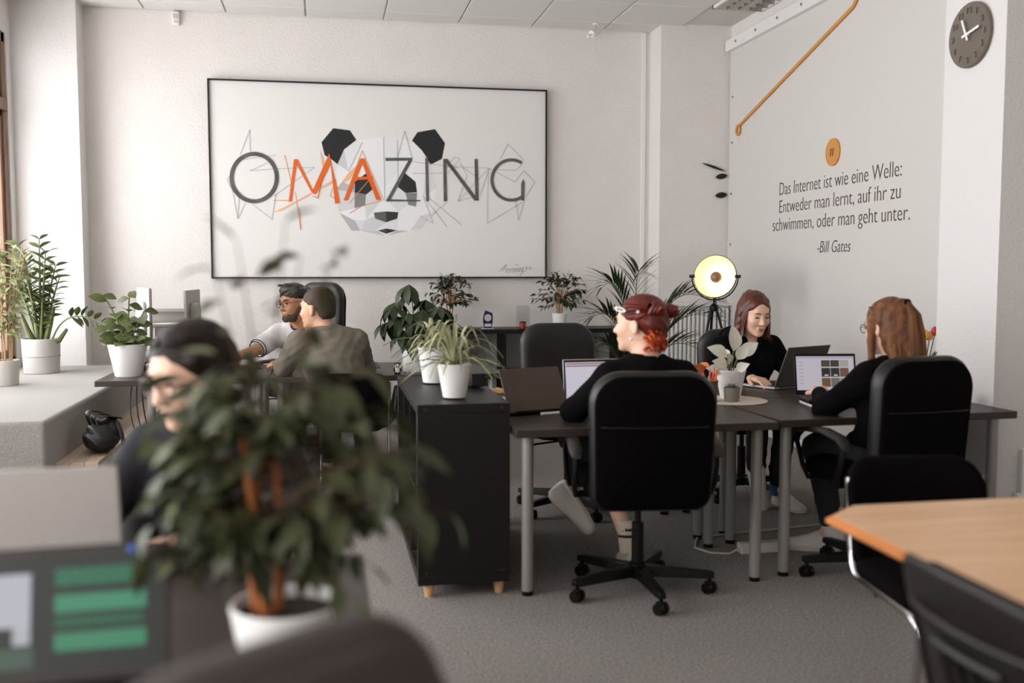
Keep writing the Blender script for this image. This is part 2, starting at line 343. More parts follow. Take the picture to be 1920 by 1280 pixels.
ART_DARK=[[(-0.884,0.022),(-0.886,0.061),(-0.92,0.054),(-0.918,0.022)],[(-0.886,0.061),(-0.895,0.097),(-0.927,0.085),(-0.92,0.054)],[(-0.895,0.097),(-0.91,0.131),(-0.939,0.114),(-0.927,0.085)],[(-0.91,0.131),(-0.929,0.162),(-0.955,0.139),(-0.939,0.114)],[(-0.929,0.162),(-0.954,0.188),(-0.976,0.162),(-0.955,0.139)],[(-0.954,0.188),(-0.983,0.209),(-1.0,0.179),(-0.976,0.162)],[(-0.983,0.209),(-1.015,0.224),(-1.027,0.192),(-1.0,0.179)],[(-1.015,0.224),(-1.049,0.233),(-1.055,0.2),(-1.027,0.192)],[(-1.049,0.233),(-1.084,0.236),(-1.084,0.202),(-1.055,0.2)],[(-1.084,0.236),(-1.119,0.232),(-1.114,0.199),(-1.084,0.202)],[(-1.119,0.232),(-1.153,0.221),(-1.142,0.19),(-1.114,0.199)],[(-1.153,0.221),(-1.185,0.205),(-1.169,0.175),(-1.142,0.19)],[(-1.185,0.205),(-1.214,0.183),(-1.194,0.157),(-1.169,0.175)],[(-1.214,0.183),(-1.24,0.155),(-1.215,0.134),(-1.194,0.157)],[(-1.24,0.155),(-1.26,0.125),(-1.232,0.108),(-1.215,0.134)],[(-1.26,0.125),(-1.276,0.09),(-1.245,0.079),(-1.232,0.108)],[(-1.276,0.09),(-1.286,0.054),(-1.253,0.049),(-1.245,0.079)],[(-1.286,0.054),(-1.289,0.016),(-1.256,0.017),(-1.253,0.049)],[(-1.289,0.016),(-1.287,-0.021),(-1.254,-0.014),(-1.256,0.017)],[(-1.287,-0.021),(-1.279,-0.057),(-1.248,-0.045),(-1.254,-0.014)],[(-1.279,-0.057),(-1.265,-0.091),(-1.236,-0.075),(-1.248,-0.045)],[(-1.265,-0.091),(-1.245,-0.121),(-1.219,-0.099),(-1.236,-0.075)],[(-1.245,-0.121),(-1.221,-0.148),(-1.199,-0.121),(-1.219,-0.099)],[(-1.221,-0.148),(-1.192,-0.169),(-1.175,-0.139),(-1.199,-0.121)],[(-1.192,-0.169),(-1.161,-0.185),(-1.149,-0.152),(-1.175,-0.139)],[(-1.161,-0.185),(-1.127,-0.194),(-1.12,-0.16),(-1.149,-0.152)],[(-1.127,-0.194),(-1.092,-0.197),(-1.091,-0.163),(-1.12,-0.16)],[(-1.092,-0.197),(-1.056,-0.193),(-1.061,-0.16),(-1.091,-0.163)],[(-1.056,-0.193),(-1.022,-0.183),(-1.033,-0.151),(-1.061,-0.16)],[(-1.022,-0.183),(-0.989,-0.166),(-1.006,-0.137),(-1.033,-0.151)],[(-0.989,-0.166),(-0.96,-0.144),(-0.981,-0.119),(-1.006,-0.137)],[(-0.96,-0.144),(-0.934,-0.117),(-0.96,-0.096),(-0.981,-0.119)],[(-0.934,-0.117),(-0.913,-0.087),(-0.942,-0.069),(-0.96,-0.096)],[(-0.913,-0.087),(-0.898,-0.051),(-0.929,-0.04),(-0.942,-0.069)],[(-0.898,-0.051),(-0.888,-0.014),(-0.921,-0.009),(-0.929,-0.04)],[(-0.888,-0.014),(-0.884,0.022),(-0.918,0.022),(-0.921,-0.009)],[(1.234,0.199),(1.208,0.212),(1.197,0.187),(1.218,0.175)],[(1.208,0.212),(1.181,0.222),(1.173,0.195),(1.197,0.187)],[(1.181,0.222),(1.152,0.227),(1.149,0.199),(1.173,0.195)],[(1.152,0.227),(1.123,0.227),(1.124,0.2),(1.149,0.199)],[(1.123,0.227),(1.094,0.223),(1.1,0.196),(1.124,0.2)],[(1.094,0.223),(1.067,0.215),(1.076,0.189),(1.1,0.196)],[(1.067,0.215),(1.04,0.203),(1.054,0.179),(1.076,0.189)],[(1.04,0.203),(1.016,0.186),(1.033,0.165),(1.054,0.179)],[(1.016,0.186),(0.994,0.166),(1.014,0.147),(1.033,0.165)],[(0.994,0.166),(0.976,0.143),(0.999,0.127),(1.014,0.147)],[(0.976,0.143),(0.961,0.118),(0.986,0.107),(0.999,0.127)],[(0.961,0.118),(0.95,0.091),(0.977,0.083),(0.986,0.107)],[(0.95,0.091),(0.944,0.062),(0.971,0.058),(0.977,0.083)],[(0.944,0.062),(0.941,0.033),(0.969,0.034),(0.971,0.058)],[(0.941,0.033),(0.944,0.004),(0.971,0.009),(0.969,0.034)],[(0.944,0.004),(0.95,-0.024),(0.977,-0.015),(0.971,0.009)],[(0.95,-0.024),(0.961,-0.051),(0.986,-0.038),(0.977,-0.015)],[(0.961,-0.051),(0.976,-0.076),(0.999,-0.06),(0.986,-0.038)],[(0.976,-0.076),(0.994,-0.099),(1.014,-0.079),(0.999,-0.06)],[(0.994,-0.099),(1.016,-0.117),(1.033,-0.095),(1.014,-0.079)],[(1.016,-0.117),(1.04,-0.133),(1.053,-0.109),(1.033,-0.095)],[(1.04,-0.133),(1.066,-0.145),(1.076,-0.119),(1.053,-0.109)],[(1.066,-0.145),(1.094,-0.152),(1.1,-0.125),(1.076,-0.119)],[(1.094,-0.152),(1.123,-0.155),(1.124,-0.127),(1.1,-0.125)],[(1.123,-0.155),(1.152,-0.153),(1.149,-0.127),(1.124,-0.127)],[(1.152,-0.153),(1.181,-0.147),(1.173,-0.121),(1.149,-0.127)],[(1.181,-0.147),(1.208,-0.137),(1.197,-0.112),(1.173,-0.121)],[(1.208,-0.137),(1.234,-0.123),(1.219,-0.1),(1.197,-0.112)],[(0.019,0.209),(0.253,0.214),(0.249,0.189),(0.022,0.181)],[(0.217,0.188),(0.249,0.189),(0.058,-0.156),(0.023,-0.156)],[(0.023,-0.147),(0.319,-0.151),(0.319,-0.162),(0.023,-0.167)],[(0.364,0.212),(0.389,0.223),(0.397,-0.159),(0.371,-0.163)],[(0.523,0.21),(0.549,0.211),(0.556,-0.157),(0.525,-0.161)],[(0.523,0.21),(0.559,0.211),(0.835,-0.146),(0.799,-0.151)],[(0.8,0.216),(0.828,0.216),(0.837,-0.151),(0.806,-0.146)],[(1.219,0.006),(1.237,0.046),(1.252,0.014),(1.247,-0.145),(1.219,-0.142)]]
ART_ORANGE=[[(-0.805,-0.178),(-0.78,-0.177),(-0.728,0.181),(-0.756,0.181)],[(-0.756,0.181),(-0.725,0.182),(-0.582,-0.117),(-0.616,-0.091)],[(-0.606,-0.087),(-0.573,-0.112),(-0.451,0.143),(-0.459,0.237)],[(-0.459,0.237),(-0.427,0.081),(-0.374,-0.185),(-0.415,-0.193)],[(-0.343,-0.162),(-0.308,-0.162),(-0.16,0.199),(-0.197,0.199)],[(-0.197,0.199),(-0.16,0.199),(-0.018,-0.155),(-0.062,-0.156)],[(-0.256,0.04),(-0.094,0.046),(-0.086,0.021),(-0.267,0.013)]]
ART_SMEAR=[[(-0.936,-0.27),(-0.79,-0.198),(-0.603,-0.091),(-0.415,0.022),(-0.439,-0.016),(-0.666,-0.142),(-0.867,-0.256)],[(-0.385,-0.044),(-0.29,0.084),(-0.179,0.179),(-0.29,0.021)],[(-0.536,0.266),(-0.507,0.173),(-0.5,0.08),(-0.523,0.142)]]
ART_GREY_LINES=[[(-1.116,0.421),(-1.117,0.238)],[(-1.116,0.421),(-1.2,0.206)],[(-1.278,0.042),(-1.309,0.004),(-1.281,-0.073)],[(-1.273,-0.073),(-1.229,-0.327),(-1.163,-0.195)],[(-1.214,-0.133),(-1.229,-0.327)],[(-1.11,-0.202),(-0.948,-0.329),(-0.911,-0.115)],[(-0.967,0.151),(-1.123,0.076),(-0.915,0.096)],[(-0.915,0.096),(-0.582,0.117),(-0.926,-0.129)],[(-1.193,0.167),(-0.905,0.212)],[(0.125,0.218),(0.188,0.443),(0.25,0.212)],[(0.257,0.181),(0.669,0.133)],[(0.257,0.078),(0.563,0.088),(0.67,0.213),(0.621,0.228),(0.523,0.098)],[(0.932,0.138),(0.652,-0.156),(0.832,-0.105)],[(0.923,0.106),(0.914,-0.347),(1.231,-0.157)],[(1.031,0.221),(1.101,0.354),(1.247,0.209)],[(1.164,0.021),(1.244,0.123),(1.344,0.021),(1.256,-0.116)],[(1.164,-0.117),(1.197,-0.32),(1.247,-0.149)],[(0.998,0.123),(1.172,0.123),(1.239,0.183)],[(0.94,0.13),(1.164,0.021)],[(0.344,-0.112),(0.553,-0.383)],[(0.392,-0.127),(0.684,-0.365)],[(0.415,-0.287),(0.554,-0.165)],[(0.702,0.137),(0.8,0.071),(0.833,0.127)],[(0.555,0.147),(0.932,0.138),(0.849,-0.105)],[(0.669,0.181),(0.734,0.07),(0.652,-0.156)],[(0.31,-0.288),(0.431,-0.351),(0.344,-0.112)],[(0.005,0.385),(0.01,-0.164)],[(-0.177,0.337),(-0.297,0.088)],[(0.123,0.368),(0.128,-0.036)]]
ART_ORANGE_LINES=[[(-0.834,0.213),(-0.772,-0.049)],[(-0.75,-0.096),(-0.708,-0.416),(-0.713,-0.236)],[(-0.456,-0.123),(-0.408,0.018),(-0.379,-0.169),(-0.456,-0.123)],[(-0.294,-0.271),(-0.183,-0.206),(-0.016,-0.157)],[(-0.34,-0.161),(-0.178,0.266),(-0.001,-0.156)],[(-0.558,-0.148),(-0.508,0.08),(-0.459,0.221)],[(-0.604,-0.125),(-0.565,-0.148),(-0.525,-0.014)],[(-0.787,-0.05),(-0.753,0.169)],[(-0.935,-0.17),(-0.805,-0.167)],[(-0.459,0.221),(-0.394,-0.138)],[(-0.293,-0.184),(-0.102,0.04)]]
ART_SIGN=[[(1.022,-0.771),(1.063,-0.73),(1.088,-0.714),(1.047,-0.771)],[(1.063,-0.755),(1.088,-0.746),(1.088,-0.771),(1.11,-0.751),(1.117,-0.768),(1.134,-0.748),(1.14,-0.768),(1.155,-0.745),(1.164,-0.768),(1.177,-0.745),(1.184,-0.764),(1.197,-0.745),(1.201,-0.771),(1.214,-0.741),(1.223,-0.763),(1.239,-0.735),(1.234,-0.779),(1.211,-0.812)],[(1.164,-0.709),(1.201,-0.718)],[(1.256,-0.738),(1.278,-0.732),(1.261,-0.755),(1.285,-0.748)],[(1.29,-0.735),(1.308,-0.73),(1.292,-0.753),(1.332,-0.748)],[(1.077,-0.781),(1.265,-0.771)]]

t = thing('painting', 'large canvas reading OMAZING with faceted panda head in black frame', 'painting', (.515, 8.72, 2.1325))
W, H = 2.904, 1.665
fr = MB()
for a, b in (((-W/2, -.035, -H/2), (W/2, .03, -H/2 + .012)), ((-W/2, -.035, H/2 - .012), (W/2, .03, H/2)), ((-W/2, -.035, -H/2), (-W/2 + .012, .03, H/2)), ((W/2 - .012, -.035, -H/2), (W/2, .03, H/2))): fr.b2(a, b)
fr.build('frame', blackpl, t)
MB().b2((-W/2 + .01, -.015, -H/2 + .01), (W/2 - .01, .028, H/2 - .01)).build('canvas', mat('canvas', '#e4e1dd', .85, bump=.1, bscale=500), t)
def greym(g): return mat('paint_grey_%d' % g, (((g/255)**2.2),)*3, .85)
def flat(mb, polys, y):
    for k, q in enumerate(polys): mb.add([(x, y - .00004*k, z) for x, z in q], [tuple(range(len(q)))])
pan = MB(); mats_ = []
for k, (g, q) in enumerate(ART_FACETS):
    gm = greym(int(min(232, g*1.03 + 6)) if g > 150 else g)
    if gm not in mats_: mats_.append(gm)
    pan.cur = mats_.index(gm); pan.add([(x, -.0156 - .00006*k, z) for x, z in q], [tuple(range(len(q)))])
tag(pan.build('panda_drawing', mats_, t, smooth=0), 'grey and black faceted panda head')
def lines(mb, L, w, y):
    for k, pl in enumerate(L):
        for (ax, az), (bx, bz) in zip(pl, pl[1:]):
            d = Vector((bx - ax, bz - az)); d.normalize(); nx, nz = -d.y*w/2, d.x*w/2
            mb.add([(ax + nx, y, az + nz), (bx + nx, y, bz + nz), (bx - nx, y, bz - nz), (ax - nx, y, az - nz)], [(0, 1, 2, 3)])
m_ = MB(); lines(m_, ART_GREY_LINES, .006, -.0182); tag(m_.build('sketch_lines', greym(186), t, smooth=0), kind='stuff')
m_ = MB(); flat(m_, ART_SMEAR, -.0186); m_.build('orange_smear', mat('paint_orange_light', '#e9b58c', .85), t, smooth=0)
m_ = MB(); lines(m_, ART_ORANGE_LINES, .005, -.0190); tag(m_.build('orange_lines', mat('paint_orange_thin', '#e58f4f', .85), t, smooth=0), kind='stuff')
chm = mat('paint_charcoal', '#5b5854', .8, var=.35, vscale=9); orm = mat('paint_orange', '#e2641c', .8)
for polys, mm, y in ((ART_ORANGE[:4], orm, -.0194), (ART_ORANGE[4:], orm, -.0197), (ART_DARK[:36], chm, -.0206), (ART_DARK[36:64] + ART_DARK[-1:], chm, -.0204), (ART_DARK[64:67], chm, -.0202), (ART_DARK[67:68], chm, -.0202), (ART_DARK[68:71], chm, -.0202)):
    m_ = MB(); flat(m_, polys, y); m_.build('painted_letter', mm, t, smooth=0)
m_ = MB(); lines(m_, ART_SIGN, .004, -.0182); tag(m_.build('signature', greym(150), t, smooth=0), kind='stuff')

# ================================================================ banner with the quote, on the right wall
t = thing('quote_banner', 'grey wall banner with German internet quote and orange badge', 'banner', (3.58, 6.9, 0))
MB().b2((0, -2.15, .09), (.012, 1.52, 3.33)).build('sheet', mat('banner_sheet', '#d3cfca', .75, bump=.08, bscale=600), t)
MB().b2((-.05, -2.15, 3.3), (.015, 1.53, 3.4)).build('top_bar', white_m, t, bevel=.006)
sc = MB().lathe([(0, 0), (.012, 0), (.012, .004), (.008, .008), (0, .009)], 10)
R_ = Matrix.Rotation(-PI/2, 4, 'Y')
so = sc.build('screw', mat('steel', '#8d8a86', .35, .9), t); so.matrix_local = Matrix.Translation((-.05, 1.3, 3.35)) @ R_
for y in (.9, .5, .1, -.3, -.7): inst('screw', so.data, t, Matrix.Translation((-.05, y, 3.35)) @ R_)
for z in (2.9, 2.5, 2.05, 1.6, 1.15, .7): inst('screw', so.data, t, Matrix.Translation((0, 1.46, z)) @ R_)
quote = mat('quote_print', '#4a443c', .7)
def wallM(y, z, x=-.001):   # text reads along -Y, faces -X
    return Matrix.Translation((x, y, z)) @ Matrix(((0, 0, -1), (-1, 0, 0), (0, 1, 0))).to_4x4()
for s, z, y, wdt in (('Das Internet ist wie eine Welle:', 1.965, -.344, 1.70), ('Entweder man lernt, auf ihr zu', 1.825, -.344, 1.69), ('schwimmen, oder man geht unter.', 1.685, -.344, 1.91)):
    o = text_mesh('lettering', s, .148, quote, t, wallM(y, z), .0008, offset=-.0016)
    k = wdt / o.dimensions[0]; split_words('word', o, .028, t, wallM(y, z) @ Matrix.Diagonal((k, 1, 1, 1)))
o = text_mesh('lettering', '-Bill Gates', .125, quote, t, wallM(-.36, 1.5), .0008, shear=.25, offset=-.0012)
split_words('word', o, .022, t, wallM(-.36, 1.5) @ Matrix.Diagonal((.47 / o.dimensions[0], 1, 1, 1)))
ochre = mat('ochre_board', '#cf8f45', .6)
dk = MB().lathe([(0, 0), (.0975, 0), (.0975, .012), (0, .012)], 40)
do = dk.build('badge', ochre, t); do.matrix_local = Matrix.Translation((-.001, -.34, 2.21)) @ R_
qm = MB()
for k in (0, 1): qm.add([(-.014 + .02*k, .03, .0125), (-.004 + .02*k, .03, .0125), (-.012 + .02*k, -.03, .0125), (-.02 + .02*k, -.03, .0125)], [(0, 1, 2, 3)])
qo = qm.build('quotation_mark', mat('badge_print', '#2c2620', .6), do, smooth=0); qo.matrix_local = Matrix.Rotation(-PI/2, 4, 'Z') @ Matrix.Diagonal((1.5, .95, 1, 1)) 
# orange line ornament with ring end, fixed to the banner
t = thing('line_ornament', 'thin ochre line with ring end running up across the banner', 'ornament', (3.575, 6.9, 0))
m_ = MB()
def strip(mb, pts, w, x0=-.012, x1=0):
    for (ay, az), (by, bz) in zip(pts, pts[1:]):
        d = Vector((by - ay, bz - az)); d.normalize(); ny, nz = -d.y*w/2, d.x*w/2
        q = [(ay + ny, az + nz), (by + ny, bz + nz), (by - ny, bz - nz), (ay - ny, az - nz)]
        mb.ring([[Vector((x0, y, z)) for y, z in q], [Vector((x1, y, z)) for y, z in q]])
strip(m_, [(1.29, 2.625), (-.58, 3.165), (-.72, 3.3)], .026)
m_.build('bar', ochre, t, bevel=.002)
rg = [[Vector((x, 1.31 + r*math.cos(a), 2.59 + r*math.sin(a))) for x, r in ((-.012, .05), (-.012, .027), (0, .027), (0, .05))] for a in [2*PI*k/24 for k in range(25)]]
MB().ring(rg, True, False, False).build('ring', ochre, t)
m_ = MB(); strip(m_, [(-.85, 3.3), (-1.1, 3.12), (-1.22, 3.16), (-1.3, 3.3)], .09); m_.build('plate', ochre, t)
# feather-like black wall decor peeking from behind the banner
t = thing('feather_decor', 'three black leaf-shaped wall decorations beside the banner edge', 'wall decor', (3.4, 8.44, 2.2))
lf = mat('black_decor', '#0b0a0a', .6)
for x0, z0, x1, z1, w in ((-.07, .125, .17, .05, .022), (.06, 0, .18, .02, .05), (.06, -.165, .18, -.15, .055)):
    d = Vector((x1 - x0, z1 - z0)); n_ = Vector((-d.y, d.x)).normalized()
    pts = [Vector((x0, z0)) + d*s + n_*(w/2*math.sin(PI*min(1, s*1.05))**.7*sg) for sg, ss in ((1, (0, .1, .25, .5, .75, .95)), (-1, (.95, .75, .5, .25, .1))) for s in ss]
    MB().ring([[Vector((p.x, 0, p.y)) for p in pts], [Vector((p.x, -.006, p.y)) for p in pts]]).build('leaf', lf, t, smooth=0)
# clock on the pillar
t = thing('round_clock', 'round taupe wall clock with embossed numerals on the white pillar', 'clock', (3.2, 4.513, 2.545))
Rc = Matrix(((0, 0, -1), (-1, 0, 0), (0, 1, 0))).to_4x4()
face = MB().lathe([(0, 0), (.155, 0), (.16, .004), (.16, .02), (.156, .024), (.15, .022), (0, .022)], 56)
fo = face.build('face', mat('clock_face', '#6b6257', .55), t); fo.matrix_local = Rc
num = mat('clock_numeral', '#7d7266', .3)
for h in range(1, 13):
    a = PI/2 - h*PI/6; text_mesh('numeral', str(h), .044, num, t, Rc @ Matrix.Translation((.122*math.cos(a), .122*math.sin(a) - .016, .026)), .004)
hand = mat('clock_hand', '#f0eeea', .4)
for a, L in ((PI/2 + .42, .085), (PI/2 - 1.36, .1)):
    m_ = MB(); m_.M = Matrix.Translation((0, 0, .038)) @ Matrix.Rotation(a, 4, 'Z'); m_.b2((-.032, -.006, -.002), (L, .006, .002)); o = m_.build('clock_hand', hand, t); o.matrix_local = Rc
o = MB().cyl((0, 0, .02), (0, 0, .042), .007).build('spindle', hand, t); o.matrix_local = Rc
# detectors
t = thing('motion_detector', 'small white motion detector high on the painting wall', 'detector', (-1.18, 8.75, 3.45))
MB().b2((-.03, -.045, -.055), (.03, 0, .055)).build('housing', white_m, t, bevel=.008); MB().b2((-.02, -.05, -.005), (.02, -.044, .035)).build('lens', mat('detector_lens', '#c5c1bb', .3), t, bevel=.004); MB().b2((-.012, -.052, -.04), (.016, -.044, -.022)).build('sensor_window', mat('detector_lens', '#c5c1bb', .3), t, bevel=.003)
t = thing('spot_detector', 'small swivelling white spot detector under the ceiling right of the painting', 'detector', (2.36, 8.5, ZC))
MB().lathe([(0, -.012), (.03, -.012), (.03, 0), (0, 0)], 16).build('base', white_m, t); MB().cyl((0, 0, -.01), (-.005, 0, -.05), .006).build('stem', alu, t)
m_ = MB(); m_.cyl((.02, .02, -.06), (-.05, -.04, -.1), .035, .03, 14); m_.build('head', white_m, t); MB().cyl((-.05, -.04, -.1), (-.09, -.06, -.125), .006, .012, 10).build('snout', white_m, t)
# radiator under the wall step
t = thing('radiator', 'white ribbed panel radiator behind the palm and tripod lamp', 'radiator', (3.2, 8.36, 0))
MB().b2((-.24, -.01, .15), (.37, .05, 1.05)).build('panel', white_m, t, bevel=.006)
m_ = MB().b2((-.25, -.05, 1.05), (.38, .06, 1.075)); m_.build('top_grille', white_m, t, bevel=.004)
for k in range(15): MB().b2((-.225 + .04*k, -.04, .17), (-.2 + .04*k, -.008, 1.03)).build('rib', white_m, t, bevel=.008)
MB().cyl((-.2, .02, 0), (-.2, .02, .16), .012).build('pipe', white_m, t); MB().cyl((.34, .02, 0), (.34, .02, .16), .012).build('pipe', white_m, t)
# wall outlet box on the pillar front
t = thing('cable_box', 'small white surface cable box on the pillar front at right edge', 'cable box', (3.37, 4.26, .26))
MB().b2((-.02, -.03, 0), (.03, 0, .24)).build('duct', white_m, t, bevel=.004); MB().b2((-.05, -.045, -.05), (.06, 0, .02)).build('socket', white_m, t, bevel=.006)
# ================================================================ furniture
def desk(label, loc, rz, w, d, h=.72, legs=None, group='black desks with silver legs', top=None, legm=None, th=.034):
    """local: X along width (0..w), Y depth (0..d)"""
    t = thing('desk', label, 'desk', loc, rz, group)
    MB().b2((0, 0, h - th), (w, d, h)).build('desktop', top or desk_m, t, bevel=.003)
    for x, y in legs or ((.065, .08), (w - .065, .08), (.065, d - .07), (w - .065, d - .07)):
        l = MB(); l.cyl((x, y, .02), (x, y, h - th), .025, n=20); lo_ = l.build('leg', legm or silverleg, t)
        MB().cyl((x, y, 0), (x, y, .02), .024, n=16).build('foot', blackpl, lo_)
    return t
desk('black desk with the brown-lid laptop, where the red-haired person sits', (.765, 3.94, 0), .0, 1.16, .69)
desk('black desk in front of the ponytailed person, reaching the clock pillar', (1.958, 3.985, 0), math.radians(2.5), 1.205, .69)
desk('black desk behind the brown-lid laptop, in front of the empty swivel chair', (.78, 4.645, 0), .0, 1.155, .66)
desk('black desk holding the dark laptop of the person in the hoodie', (1.97, 4.69, 0), math.radians(2.5), 1.29, .64)
desk('black desk with monitors and potted plant beside the window bench', (-1.34, 6.14, 0), 0, 1.0, .88, legs=((.3, .1), (.93, .1), (.3, .8), (.93, .8)))
desk('black desk where the two men talk, end by the braided money tree', (-.335, 6.14, 0), 0, 1.45, .88)
desk('blurred black desk in the left foreground under the two laptops', (-1.45, 1.3, 0), 0, 1.53, .98, h=.72)

def kallax(name, label, cat, loc, rz, nx, nz, group=None, legh=.06, m=black_wood, legs=True, pitch=.351, skip=()):
    """open cube shelf: length along local X, depth along local Y (0.39), legs below"""
    t = thing(name, label, cat, loc, rz, group)
    w = nx*pitch + .06; h = nz*pitch + .06; D = .39; o = .038
    MB().b2((0, 0, legh + h - o), (w, D, legh + h)).build('top_panel', m, t, bevel=.002)
    MB().b2((0, 0, legh), (w, D, legh + o)).build('bottom_panel', m, t, bevel=.002)
    for x in (0, w - o):
        s = MB().b2((x, 0, legh + o), (x + o, D, legh + h - o)).build('side_panel', m, t, bevel=.002)
        for y in (.035, D - .035):
            for z in (legh + .05, legh + h - .02):
                c = MB().cyl((x - .001 if x == 0 else w - .002, y, z), (x + .002 if x == 0 else w + .001, y, z), .007, n=12).build('screw_cap', darkpl, s)
    for k in range(1, nz):
        z = legh + o + (h - 2*o)*k/nz; MB().b2((o, .003, z - .008), (w - o, D - .003, z + .008)).build('shelf', m, t)
    for i in range(1, nx):
        x = o + (w - 2*o)*i/nx
        for k in range(nz):
            z0 = legh + o + (h - 2*o)*k/nz + .008; z1 = legh + o + (h - 2*o)*(k + 1)/nz - .008
            MB().b2((x - .008, .003, z0), (x + .008, D - .003, z1)).build('divider', m, t)
    if legs:
        for x in (.05, w - .05):
            for y in (.04, D - .05): MB().cyl((x, y, legh), (x, y, 0), .026, .018, 16).build('leg', birch, t)
    return t, w, h
# local X -> world +Y : rotate 90deg; depth local +Y -> world -X, so origin at right front corner
cab, cw, ch = kallax('shelf_unit', 'black cube shelf on birch legs dividing the room, spider plants on top', 'shelf', (.757, 4.03, 0), PI/2, 3, 2)
for i in range(3):
    b = thing('storage_basket', 'woven basket in a lower cube of the room-dividing shelf, %s' % ('nearest the camera', 'in the middle', 'farthest from the camera')[i], 'basket', (.58, 4.03 + .04 + .351*i + .17, .1), 0, 'baskets in the black cube shelf')
    m_ = MB(); m_.b2((-.17, -.15, 0), (.15, .15, .012)); m_.b2((-.17, -.15, 0), (-.16, .15, .27)); m_.b2((.14, -.15, 0), (.15, .15, .27)); m_.b2((-.17, -.15, 0), (.15, -.14, .27)); m_.b2((-.17, .14, 0), (.15, .15, .27))
    m_.build('body', rattan, b, bevel=.004)
    m_ = MB(); m_.tube([(-.165, -.145, .27), (.145, -.145, .27), (.145, .145, .27), (-.165, .145, .27)], .01, 8, True); m_.build('rim', rattan, b)
con, _, _ = kallax('shelf_unit', 'black open cube shelf against the painting wall carrying fig trees and award', 'shelf', (1.195 - .351 - .055, 8.33, 0), 0, 5, 2, legh=.1)

